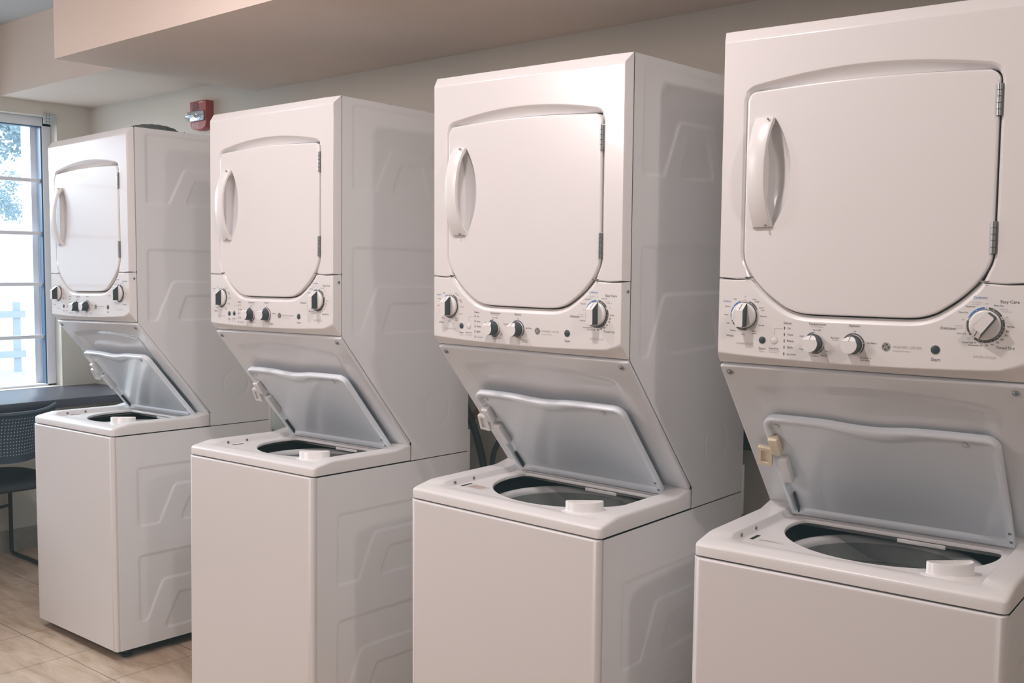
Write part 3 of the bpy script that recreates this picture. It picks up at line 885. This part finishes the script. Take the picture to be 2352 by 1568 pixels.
    for i, (x, s) in enumerate(lo):
        if s > .30 and .17 < x < .40:
            er[i] = .010+.014*max(0, math.cos((x-.285)/.115*math.pi/2))**1.3
    mb = MB(); hl = Vector((0, 0, 0))
    def LP(x, s, n): return (x, s, n)
    rings = []
    ins = inset(lo, er); fl = inset(lo, [e+.004 for e in er]); fl2 = inset(lo, [e+.007 for e in er])
    o1 = inset(lo, .003); o15 = inset(lo, .0008)
    def mixp(a, b, t): return [(p[0]+(q[0]-p[0])*t, p[1]+(q[1]-p[1])*t) for p, q in zip(a, b)]
    rings.append([(x, s, -.0055) for x, s in inset(lo, .012)])
    rings.append([(x, s, -.005) for x, s in o1]); rings.append([(x, s, -.003) for x, s in o15]); rings.append([(x, s, 0) for x, s in lo])
    rings.append([(x, s, .0095) for x, s in lo]); rings.append([(x, s, .0122) for x, s in o15]); rings.append([(x, s, .0138) for x, s in o1])
    rings.append([(x, s, .0138) for x, s in mixp(o1, ins, .6)]); rings.append([(x, s, .0125) for x, s in ins])
    rings.append([(x, s, .0060) for x, s in fl]); rings.append([(x, s, .0035) for x, s in fl2])
    mb.loft(rings)
    v, f = fill_holes(fl2, []); mb.add([(x, s, .0035) for x, s in v], f)
    v, f = fill_holes(inset(lo, .012), []); mb.add([(x, s, -.0055) for x, s in v], f)
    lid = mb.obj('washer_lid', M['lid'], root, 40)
    for x, s in ((.092, .280), (.480, .284)):
        b = MB(); b.disc_stack((x, s, 0), [(.0066, .0035), (.0060, .0060), (.0030, .0072)], 16, 'z'); b.obj('lid_bumper', M['tubring'], lid)
    for s in (.048, .022):
        b = MB(); b.disc_stack((.5415, s, 0), [(.0036, .0130), (.0036, .0146), (.0016, .0152)], 12, 'z'); b.obj('hinge_pin', M['screw'], lid)
    b = MB(); b.box((.0765, .118, .003), (.0995, .190, .022), 0, .003); b.obj('lid_magnet', M['plastic'], lid)
    b = MB(); b.box((.0845, .004, .003), (.0885, .072, .013), 0, .001); b.obj('hinge_arm', M['dark'], lid)
    b = MB()
    b.box((.0700, .206, .004), (.0920, .254, .024), 0, .003)
    # open square tab
    q = [(.0310, .178), (.0650, .175), (.0730, .222), (.0410, .226)]
    qi = inset(q, .0075)
    qs = [sample_closed(k, 24) for k in (q, qi)]
    tl = lambda x, s, n: (x, s, n+(.222-s)*.15)
    b.loft([[tl(x, s, .012) for x, s in qs[0]], [tl(x, s, .022) for x, s in qs[0]], [tl(x, s, .022) for x, s in qs[1]], [tl(x, s, .012) for x, s in qs[1]]], loop=True)
    b.add([tl(x, s, .016) for x, s in qi], [(0, 1, 2, 3)])
    b.obj('lid_latch', M['plastic'], lid)
    lid.location = (0, .36, .838)
    return root

def dup(o, parent=None):
    c = o.copy(); COL.objects.link(c); c.parent = parent
    for ch in o.children: dup(ch, c)
    return c

def lid_angle(root, deg, y=.36, z=.838):
    l = [c for c in root.children if c.name.startswith('washer_lid')][0]
    a = math.radians(deg)           # direction of the lid from the hinge: (-cos a, sin a) in (y, z)
    d = Vector((0, -math.cos(a), math.sin(a))); nn = Vector((0, -math.sin(a), -math.cos(a)))
    l.location = (0, y, z)
    l.rotation_euler = Matrix((Vector((1, 0, 0)), d, nn)).transposed().to_euler()

def kid(root, *names):
    for n in names:
        root = [c for c in root.children if c.name.split('.')[0] == n][0]
    return root

TR = [([[.9998, .01363, -.01465], [-.01354, .99989, .00678], [.01474, -.00658, .99987]], [-2.1219, .0207, -.0022]),
      ([[.9998, -.01992, -.0024], [.01995, .99973, .01173], [.00217, -.01178, .99993]], [-1.045, .0136, .0032]),
      ([[.9999, .0002, .01443], [0, .9999, -.0138], [-.01443, .0138, .9998]], [-.0667, .0637, .0007]),
      ([[.99828, -.05802, .00893], [.05806, .9983, -.00492], [-.00863, .00543, .99995]], [.7872, .0562, .002])]
LABELS = ['white stacked washer dryer standing nearest the window, farthest from camera',
          'white stacked washer dryer second from the window, its front clear of the red fire alarm',
          'white stacked washer dryer with brown printed warning label on the deck, third from window',
          'largest white stacked washer dryer nearest the camera, yellowed lid latch, dryer knob turned down']
LABELS[1] = 'white stacked washer dryer just right of the red fire alarm, second from the window'
proto = make_machine()
machines = [proto]+[dup(proto) for _ in range(3)]
LIDS = [50.5, 50.5, 50.5, 53]
for i, r in enumerate(machines):
    A, t = TR[i]
    r.matrix_world = Matrix([A[0]+[t[0]], A[1]+[t[1]], A[2]+[t[2]], [0, 0, 0, 1]])
    r['label'] = LABELS[i]; r['category'] = 'washer dryer'; r['group'] = 'row of stacked washer dryers'
    lid_angle(r, LIDS[i])
    # feet screwed in or out so that each stands on the floor
    for c in r.children:
        if c.name.startswith('leveling_foot'):
            x, y = c.location.x, c.location.y
            wz = A[2][0]*x+A[2][1]*y+t[2]
            c.location.z = -wz/A[2][2]+.0004
# individual differences
d4 = kid(machines[3], 'control_panel', 'dryer_cycle_knob'); d4.rotation_euler = (0, -math.radians(143), 0)
l4 = kid(machines[3], 'washer_lid', 'lid_latch')
l4.data = l4.data.copy(); l4.data.materials[0] = M['yellowed']; l4['label'] = 'yellowed plastic lid latch'
b2 = kid(machines[1], 'control_panel', 'deep_rinse_button'); b2.data = b2.data.copy(); b2.data.materials[0] = M['dark']
b2['label'] = 'dark hole where the white button is missing'

def sticker(i, torn):
    cp = kid(machines[i], 'control_panel'); mb = MB()
    def onb(x, t): return (x, yF+.0035+.0175*t-.0012, 1.2225-.0155*t-.0012)
    def quad(x0, x1, t0, t1, mi, sl=0.0): mb.add([onb(x0+sl*t0, t0), onb(x1+sl*t0, t0), onb(x1+sl*t1, t1), onb(x0+sl*t1, t1)], [(0, 1, 2, 3)], mi)
    quad(.030, .039, .12, .62, 0, .004); quad(.0405, .0425, .1, .7, 1); quad(.044, .052, .12, .66, 0, .003)
    if torn: quad(.0535, .0560, .1, .75, 1, .004); quad(.0560, .0580, .3, .7, 0)
    o = mb.obj('torn_sticker', [M['stickerdark'], M['dot']], cp, 0, fix=False)
for i in (1, 2, 3): sticker(i, i > 1)

def warning_label(i, torn):
    dk = kid(machines[i], 'washer_deck'); mb = MB(); z = .8265; rnd = random.Random(i)
    x0, y0 = .093, .098
    def P(a, b, dz=0): return (x0+a*.92+b*.10, y0-a*.02+b, z+dz)
    if not torn:
        mb.add([P(0, 0), P(.062, 0), P(.062, .034), P(0, .034)], [(0, 1, 2, 3)], 0)
        for k in range(6):
            b = .0035+k*.005; mb.add([P(.003, b, .0003), P(.058-rnd.random()*.012, b, .0003), P(.056, b+.0022, .0003), P(.003, b+.0022, .0003)], [(0, 1, 2, 3)], 1)
    else:
        pts = [P(0, 0), P(.03, .004), P(.055, .0), P(.064, .006), P(.05, .010), P(.058, .015), P(.03, .012), P(.01, .009)]
        mb.add(pts, [tuple(range(8))], 0)
        mb.add([P(.004, .003, .0003), P(.046, .006, .0003), P(.046, .0075, .0003), P(.004, .005, .0003)], [(0, 1, 2, 3)], 1)
    o = mb.obj('warning_label', [M['label'], M['labelink']], dk, 0, fix=False)
    if torn: o['label'] = 'torn remains of a paper label'
warning_label(2, False); warning_label(3, True)

# ------------------------------------------------------------------ room
XL, YW = -3.28, .873
def struct(o): o['kind'] = 'structure'; return o
XR, YF_, ZC = 3.1, -4.0, 2.55
mb = MB(); mb.box((XL-.6, YF_-.2, -.05), (XR+.2, YW+.2, 0)); struct(mb.obj('floor', M['floor'], None, 0))
mb = MB(); mb.box((XL-.2, YF_-.2, ZC), (XR+.2, YW+.2, ZC+.05)); struct(mb.obj('ceiling', M['ceil'], None, 0))
mb = MB(); mb.box((XL-.2, YW, 0), (XR+.2, YW+.12, ZC)); struct(mb.obj('wall_back', M['wall'], None, 0))
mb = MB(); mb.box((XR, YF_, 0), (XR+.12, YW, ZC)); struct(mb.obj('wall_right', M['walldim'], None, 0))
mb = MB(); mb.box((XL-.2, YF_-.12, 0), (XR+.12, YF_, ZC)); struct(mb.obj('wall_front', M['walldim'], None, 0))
# left wall with the window opening
wy0, wy1, wz0, wz1 = -1.05, .694, .803, 2.155
mb = MB(); xo = XL-.20
mb.box((xo, YF_, 0), (XL, wy0, ZC)); mb.box((xo, wy1, 0), (XL, YW, ZC)); mb.box((xo, wy0, 0), (XL, wy1, wz0)); mb.box((xo, wy0, wz1), (XL, wy1, ZC))
struct(mb.obj('wall_left', M['wall'], None, 0))
# window
XG = XL-.075
win = bpy.data.objects.new('window_1', None); COL.objects.link(win); win['kind'] = 'structure'
win.location = (XG, (wy0+wy1)/2, wz0)
def wobj(mb, name, mat, par=win, ang=0):
    o = mb.obj(name, mat, par, ang); o.matrix_parent_inverse = Matrix.Translation(win.location).inverted(); return o
fr_ = MB(); fw = .044
for a, b in (((wy1-fw, wz0), (wy1, wz1)), ((wy0, wz0), (wy0+fw, wz1)), ((wy0, wz0), (wy1, wz0+.010)), ((wy0, wz1-fw), (wy1, wz1)), ((-.20-.02, wz0), (-.20+.02, wz1))):
    fr_.box((XG-.05, a[0], a[1]), (XG+.012, b[0], b[1]), 0, .002)
fo = wobj(fr_, 'window_frame', M['frame'], ang=35)
g = MB()
for a, b in (((wy1-fw-.007, wz0+.010), (wy1-fw, wz1-fw)), ((-.18, wz1-fw-.006), (wy1-fw, wz1-fw)), ((-.18, wz0+.01), (-.173, wz1-fw))):
    g.box((XG-.03, a[0], a[1]), (XG+.006, b[0], b[1]))
wobj(g, 'gasket', M['gasket'])
mu = MB()
for z in (1.8405, 1.5754, 1.3190, 1.0530): mu.box((XG-.022, wy0+fw, z-.0085), (XG-.004, wy1-fw-.007, z+.0085))
wobj(mu, 'muntin_bars', M['frame'])
gl = MB(); gl.add([(XG-.012, wy0, wz0), (XG-.012, wy1, wz0), (XG-.012, wy1, wz1), (XG-.012, wy0, wz1)], [(0, 1, 2, 3)])
wobj(gl, 'pane', M['glass'])
# outer reveal strip seen through the glass
ob = MB(); ob.box((xo-.03, wy1-.075, wz0-.05), (XG-.055, wy1+.02, wz1)); wobj(ob, 'outer_jamb', M['frame'])
# blind bracket
bk = bpy.data.objects.new('blind_bracket', None); COL.objects.link(bk)
bk.location = (XL, .657, 2.142); bk['label'] = 'small grey plastic blind bracket at top right corner of window'; bk['category'] = 'bracket'
mb = MB(); mb.box((-.004, -.030, -.026), (.012, .030, .026), 0, .003); mb.obj('bracket_plate', M['bracket'], bk)
mb = MB()
for a in (-.018, -.004):
    for b in (-.016, 0, .016): mb.disc_stack((.012, a, b), [(.0028, -.001), (.0028, .0006)], 8, 'x')
mb.obj('screw_holes', M['dark'], bk)
# soffits
mb = MB(); mb.box((-1.868, 0.0, 2.158), (XR, YW, ZC)); o = struct(mb.obj('trim_1', M['soffit'], None, 0))
o.rotation_euler = (0, 0, 0)
mb = MB(); mb.box((XL, .41, 2.222), (-1.868, YW, ZC)); struct(mb.obj('trim_2', M['soffit'], None, 0))
# tile base on the left wall
mb = MB(); mb.box((XL, YF_, 0), (XL+.009, YW, .110)); struct(mb.obj('baseboard_left', M['basetile'], None, 0))
mb = MB(); mb.box((XL+.009, YW-.009, 0), (XR, YW, .110)); struct(mb.obj('baseboard_back', M['basetile'], None, 0))

# ------------------------------------------------------------------ counter
mb = MB(); mb.box((XL, -1.6, .7635), (-2.75, YW, .8015), 0, .002)
o = mb.obj('window_counter', M['counter'], None, 30); o['label'] = 'dark laminate counter running along the wall below the window'; o['category'] = 'counter'

# ------------------------------------------------------------------ chair (tucked under the counter, back to the room)
ch = bpy.data.objects.new('side_chair', None); COL.objects.link(ch)
ch.location = (-2.90, .175, 0); ch['label'] = 'dark perforated plastic chair with black sled base tucked under the counter'; ch['category'] = 'chair'
cx0, cy0 = -2.90, .175
mb = MB(); nu, nv = 28, 14; th = .010
def backpt(u, v, off):
    # u across (-1..1), v up (0..1)
    y = .222*u*(1-.10*(1-v)**2)-.012
    x = .245-.115*u*u+.045*v*v+off
    drop = .035*(abs(u)**4)*(1 if v > .5 else 0)
    z = .555+.035*(abs(u)**2.5)*(1-v)+(.772+.016*abs(u)**3-.555-.035*(abs(u)**2.5)*(1-v))*v
    return (x, y, z)
verts = []; faces = []; uvs = []
for side in (0, 1):
    for j in range(nv+1):
        for i in range(nu+1):
            u = -1+2*i/nu; v = j/nv; verts.append(backpt(u, v, th if side == 0 else 0)); uvs.append((i/nu, v))
nn = (nu+1)*(nv+1)
for side in (0, 1):
    for j in range(nv):
        for i in range(nu):
            a = side*nn+j*(nu+1)+i; q = (a, a+1, a+nu+2, a+nu+1); faces.append(q if side == 0 else q[::-1])
border = [i for i in range(nu+1)]+[j*(nu+1)+nu for j in range(1, nv+1)]+[nv*(nu+1)+i for i in range(nu-1, -1, -1)]+[j*(nu+1) for j in range(nv-1, 0, -1)]
for a, b in zip(border, border[1:]+border[:1]): faces.append((a, a+nn, b+nn, b))
me = bpy.data.meshes.new('backrest'); me.from_pydata(verts, [], faces)
uvl = me.uv_layers.new(name='UVMap')
for p in me.polygons:
    for li in p.loop_indices: uvl.data[li].uv = uvs[me.loops[li].vertex_index]
finish(me, M['perf'], 50); bo = link('backrest', me, ch)
mb = MB(); path = [backpt(-1+2*i/24, 1, th/2) for i in range(25)]; mb.tube(path, .0085, 10); mb.obj('top_rail', M['chair'], bo)
# seat pan with rounded waterfall edge
mb = MB(); rings = []
so = []
for k in range(64):
    a = 2*math.pi*k/64; c, s = math.cos(a), math.sin(a)
    p = 3.2; so.append((-.02+.265*abs(c)**(2/p)*(1 if c >= 0 else -1), .245*abs(s)**(2/p)*(1 if s >= 0 else -1)))
for sc, z in ((.80, .424), (.95, .424), (.99, .430), (1.0, .437), (.985, .446), (.93, .452), (.7, .448), (.35, .443)):
    rings.append([(x*sc, y*sc, z) for x, y in so])
mb.loft(rings, cap0=True, cap1=True); mb.obj('seat', M['seatfab'], ch, 60)
for sgn in (1, -1):
    mb = MB(); y = .222*sgn
    pts = [(-.335, y, .425), (-.335, y, .22), (-.335, y, .035), (-.330, y, .016), (-.310, y, .0095), (-.10, y, .0095), (.20, y, .0095), (.235, y, .018), (.240, y, .04), (.215, y, .30), (.205, y, .43), (.215, y*1.0, .52), (.225, y*.9, .62)]
    mb.tube(pts, .0095, 10); mb.obj('sled_leg', M['rod'], ch, 60)
mb = MB(); mb.tube([(-.335, -.222, .245), (-.335, -.15, .238), (-.335, 0, .235), (-.335, .15, .238), (-.335, .222, .245)], .007, 8); mb.obj('crossbar', M['rod'], ch, 60)

# ------------------------------------------------------------------ fire alarm
al = bpy.data.objects.new('fire_alarm', None); COL.objects.link(al); al.location = (-2.242, YW, 2.095)
al['label'] = 'red fire alarm horn strobe on back wall above first machine'; al['category'] = 'fire alarm'
mb = MB()
bp_ = [(-.064, -.052), (-.055, -.066), (-.03, -.072), (0, -.074), (.03, -.072), (.055, -.066), (.064, -.052), (.064, .054), (.0, .056), (-.064, .054)]
P = [(x, z) for x, z in bp_]
plate(mb, P, .004, [.004]*len(P), ROUND, -.040, [[(x, 0, z) for x, z in P]])
body = mb.obj('alarm_housing', M['red'], al, 40)
mb = MB()
for k in range(9):
    z = .0440-k*.0062; hw = .026*math.sqrt(max(.1, 1-((k-4)/5.2)**2))
    mb.box((-.016-hw, -.0412, z-.0017), (-.016+hw, -.0398, z+.0017))
mb.obj('speaker_slots', M['reddark'], al, 0)
mb = MB()
v, f = text_geo('FIRE', .050, .02, 'CENTER'); mb.add([(-.020+a, -.0406, -.0635+b) for a, b in v], f)
mb.add([(.012, -.0406, .0455), (.044, -.0406, .0455), (.044, -.0406, .0485), (.012, -.0406, .0485)], [(0, 1, 2, 3)])
mb.obj('alarm_lettering', M['alarmtext'], al, 0, fix=False)
mb = MB(); mb.box((-.052, -.048, -.036), (.052, -.0395, .008), 0, .003); ref = mb.obj('strobe_reflector', M['reflector'], al, 40)
mb = MB(); rings = []
for x, s in ((-.058, .35), (-.052, .8), (-.03, 1), (.03, 1), (.05, .8), (.056, .35)):
    rings.append([(x, -.040-.044*s*math.cos(t)**.7 if abs(math.cos(t)) > 1e-6 else -.040, -.014+.0235*(.6+.4*s)*math.sin(t)) for t in [math.radians(-90+180*k/12) for k in range(13)]])
mb.loft(rings, closed=True, cap0=True, cap1=True); mb.obj('strobe_lens', M['lens'], al, 50)

# ------------------------------------------------------------------ things behind the machines
def thing_mesh(mb, name, mat, label, cat, group=None, ang=50):
    o = mb.obj(name, mat, None, ang); o['label'] = label; o['category'] = cat
    if group: o['group'] = group
    return o
def bez(P, n=24):
    P = [Vector(p) for p in P]; out = []
    Q = [P[0]*2-P[1]]+P+[P[-1]*2-P[-2]]
    for i in range(1, len(Q)-2):
        for k in range(n):
            t = k/n; a, b, c, d = Q[i-1], Q[i], Q[i+1], Q[i+2]
            out.append(.5*((2*b)+(c-a)*t+(2*a-5*b+4*c-d)*t*t+(3*b-a-3*c+d)*t**3))
    out.append(P[-1]); return out
hg = 'hoses behind the machines'
mb = MB(); mb.tube(bez([(-.66, YW-.008, 1.10), (-.625, .815, 1.02), (-.565, .80, .92), (-.51, .80, .81), (-.478, .80, .68), (-.47, .80, .4), (-.48, .78, .013)]), .0125, 10)
thing_mesh(mb, 'drain_hose', M['hose'], 'thick grey drain hose curving down between second and third machines', 'hose', hg)
mb = MB(); mb.tube(bez([(-.30, YW-.008, .99), (-.36, .83, .93), (-.415, .81, .83), (-.452, .81, .74), (-.455, .82, .55), (-.44, .82, .0095)]), .009, 10)
thing_mesh(mb, 'supply_hose', M['hose'], 'thin dark water hose left of its twin, behind third machine lid', 'hose', hg)
mb = MB(); mb.tube(bez([(-.22, YW-.008, .96), (-.30, .83, .87), (-.355, .815, .785), (-.385, .81, .69), (-.39, .82, .5), (-.38, .82, .0095)]), .0085, 10)
thing_mesh(mb, 'supply_hose', M['hose'], 'short dark water hose end just above third machine rear corner', 'hose', hg)
mb = MB(); mb.tube(bez([(-.40, YW-.014, 1.08), (-.47, .835, .99), (-.54, .83, .905), (-.60, .83, .86), (-.66, YW-.014, .80)], 14), .013, 10, ribs=1)
thing_mesh(mb, 'gas_connector', M['yellowhose'], 'yellow ribbed gas hose behind third machine lid latch', 'hose', hg)
mb = MB(); mb.tube(bez([(-1.83, YW-.014, .72), (-1.74, .82, .715), (-1.69, .80, .705), (-1.62, .80, .685), (-1.56, YW-.014, .66)], 14), .019, 10, ribs=1)
thing_mesh(mb, 'gas_connector', M['yellowhose'], 'yellow ribbed gas hose behind second machine rear left corner', 'hose', hg)
mb = MB(); mb.tube(bez([(-1.46, YW-.009, .90), (-1.50, .80, .80), (-1.49, .80, .70), (-1.485, .80, .4), (-1.485, .80, .0105)]), .010, 10)
thing_mesh(mb, 'drain_hose', M['hose'], 'dark hose passing behind slanted panel of second machine', 'hose', hg)
mb = MB(); mb.box((.36, YW-.045, .890), (.66, YW, 1.14), 0, .004)
thing_mesh(mb, 'utility_box', M['box'], 'dark utility box on wall in gap right of third machine', 'utility box')
# low ribbed duct cap on the first machine
mb = MB(); rings = []; n = 15
for i in range(n+1):
    t = i/n; y = .155+.20*t; e = math.sqrt(max(.02, 1-(2*t-1)**2)); rr = e*(1+.05*math.cos(i*math.pi))
    rings.append([(-1.640+.075*rr*math.cos(a), y, 1.9000+.028*rr*max(0, math.sin(a))) for a in [math.pi*k/14 for k in range(15)]])
mb.loft(rings, cap0=True, cap1=True)
thing_mesh(mb, 'exhaust_duct', M['duct'], 'low grey ribbed duct cap on top of the machine by the window', 'duct')

# ------------------------------------------------------------------ outdoors
mb = MB(); mb.box((-40, -40, -.25), (xo-.02, 40, -.15)); o = struct(mb.obj('ground_outside', M['outground'], None, 0))
fe = bpy.data.objects.new('garden_fence', None); COL.objects.link(fe); fe.location = (-14, 0, -.15)
fe['label'] = 'pale fence across the bright yard outside the window'; fe['category'] = 'fence'
mb = MB()
for k in range(60): mb.box((-.02, -12+k*.42, 0), (.02, -12+k*.42+.10, 1.05))
mb.obj('pickets', M['outfence'], fe, 0)
mb = MB(); mb.box((.02, -12.2, .22), (.06, 13.4, .32)); mb.box((.02, -12.2, .82), (.06, 13.4, .92)); mb.obj('rails', M['outfence'], fe, 0)
def tree(x, y, h, r, off, n, label, seed):
    t = bpy.data.objects.new('yard_tree', None); COL.objects.link(t); t.location = (x, y, -.15); t['label'] = label; t['category'] = 'tree'; t['group'] = 'trees outside the window'
    mb = MB(); mb.tube([(0, 0, 0), (.02, -.02, h*.4), (0, off*.25, h*.75), (.1, off*.8, h)], [.09, .075, .055, .03], 10); mb.obj('trunk', M['bark'], t)
    rn = random.Random(seed); v = []; f = []
    blobs = [(rn.uniform(-r, r)*.7, off+rn.uniform(-r, r), h+rn.uniform(-r*.6, r*.7), r*rn.uniform(.3, .5)) for _ in range(11)]
    for _ in range(n):
        bx, by, bz, br_ = rn.choice(blobs)
        d = Vector((rn.gauss(0, 1), rn.gauss(0, 1), rn.gauss(0, 1))).normalized()*br_*rn.random()**.45
        c = Vector((bx, by, bz))+d; a = Vector((rn.gauss(0, 1), rn.gauss(0, 1), rn.gauss(0, 1))).normalized(); b = a.orthogonal().normalized(); s = rn.uniform(.022, .046)*r/.7
        o = len(v); v += [tuple(c+a*s), tuple(c+b*s*.6), tuple(c-a*s), tuple(c-b*s*.6)]; f.append((o, o+1, o+2, o+3))
    mb = MB(); mb.add(v, f); mb.obj('foliage', M['hazed_leaf'], t, 0, fix=False)
tree(-9.0, 2.1, 2.95, .62, .85, 3600, 'leafy tree showing in the upper panes of the window', 3)
tree(-13.0, 3.6, 2.55, .42, .98, 1500, 'smaller leafy tree lower and farther off beyond the window', 8)

# ------------------------------------------------------------------ light
def area(name, loc, target, size, power, color, shape='DISK', size_y=None):
    l = bpy.data.lights.new(name, 'AREA'); l.shape = shape; l.size = size
    if size_y: l.size_y = size_y
    l.energy = power; l.color = color
    o = bpy.data.objects.new(name, l); COL.objects.link(o); o.location = loc
    o.rotation_euler = (Vector(target)-Vector(loc)).to_track_quat('-Z', 'Y').to_euler(); return o
def point(name, loc, r, power, color):
    l = bpy.data.lights.new(name, 'POINT'); l.shadow_soft_size = r; l.energy = power; l.color = color
    o = bpy.data.objects.new(name, l); COL.objects.link(o); o.location = loc; return o
for x, pw, c in ((.60, 13.8, (1, .895, .885)), (-.62, 10.5, (1, .92, .935)), (-1.85, 2.0, (1, .9, .88)), (2.1, 2.0, (1, .88, .85))):
    area('ceiling_lamp', (x, -.74, 2.5), (x, -.74, 0), .12, pw, c)
area('side_fill', (2.75, -.95, 2.38), (0, .3, 1.2), .12, 9.5, (1, .86, .81))  # unseen fill light, added to brighten the cabinet sides
area('front_fill', (-1.2, -2.7, 2.45), (-.5, .1, 1.7), 1.0, 49, (1.0, .845, .82))  # large soft fill added out of view, lifts the machine fronts
area('sky_light', (-4.6, -.4, 2.6), (-1.6, -.8, .9), 1.6, 193, (.83, .93, 1.0), 'SQUARE')

w = bpy.data.worlds.new('World'); scene.world = w; w.use_nodes = True
bg = w.node_tree.nodes['Background']; bg.inputs['Color'].default_value = (.65, .83, 1.0, 1); bg.inputs['Strength'].default_value = 2.32

# ------------------------------------------------------------------ camera
cam = bpy.data.cameras.new('camera'); co = bpy.data.objects.new('camera', cam); COL.objects.link(co)
cam.sensor_width = 36; cam.sensor_fit = 'HORIZONTAL'; cam.lens = 36*2401.07/2352; cam.clip_start = .02
yaw, pit, rol = .7069, -.0665, .0052
fwd = Vector((-math.sin(yaw)*math.cos(pit), math.cos(yaw)*math.cos(pit), math.sin(pit))); right = Vector((math.cos(yaw), math.sin(yaw), 0)); up = right.cross(fwd)
r2 = right*math.cos(rol)+up*math.sin(rol); u2 = up*math.cos(rol)-right*math.sin(rol)
mw = Matrix((r2, u2, -fwd)).transposed().to_4x4(); mw.translation = Vector((1.907, -1.8511, 1.394)); co.matrix_world = mw
scene.camera = co

scene.view_settings.view_transform = 'Standard'
scene.view_settings.look = 'None'
scene.view_settings.exposure = 0.0
scene.view_settings.use_curve_mapping = True
cm = scene.view_settings.curve_mapping
for ch_, lo_ in ((0, .011), (1, .016), (2, .017)):
    cm.curves[ch_].points[0].location = (0, lo_)
cm.update()
scene.cycles.max_bounces = 8
scene.cycles.diffuse_bounces = 4
scene.cycles.sample_clamp_indirect = 6
scene.cycles.use_adaptive_sampling = True
scene.cycles.adaptive_threshold = 0.025
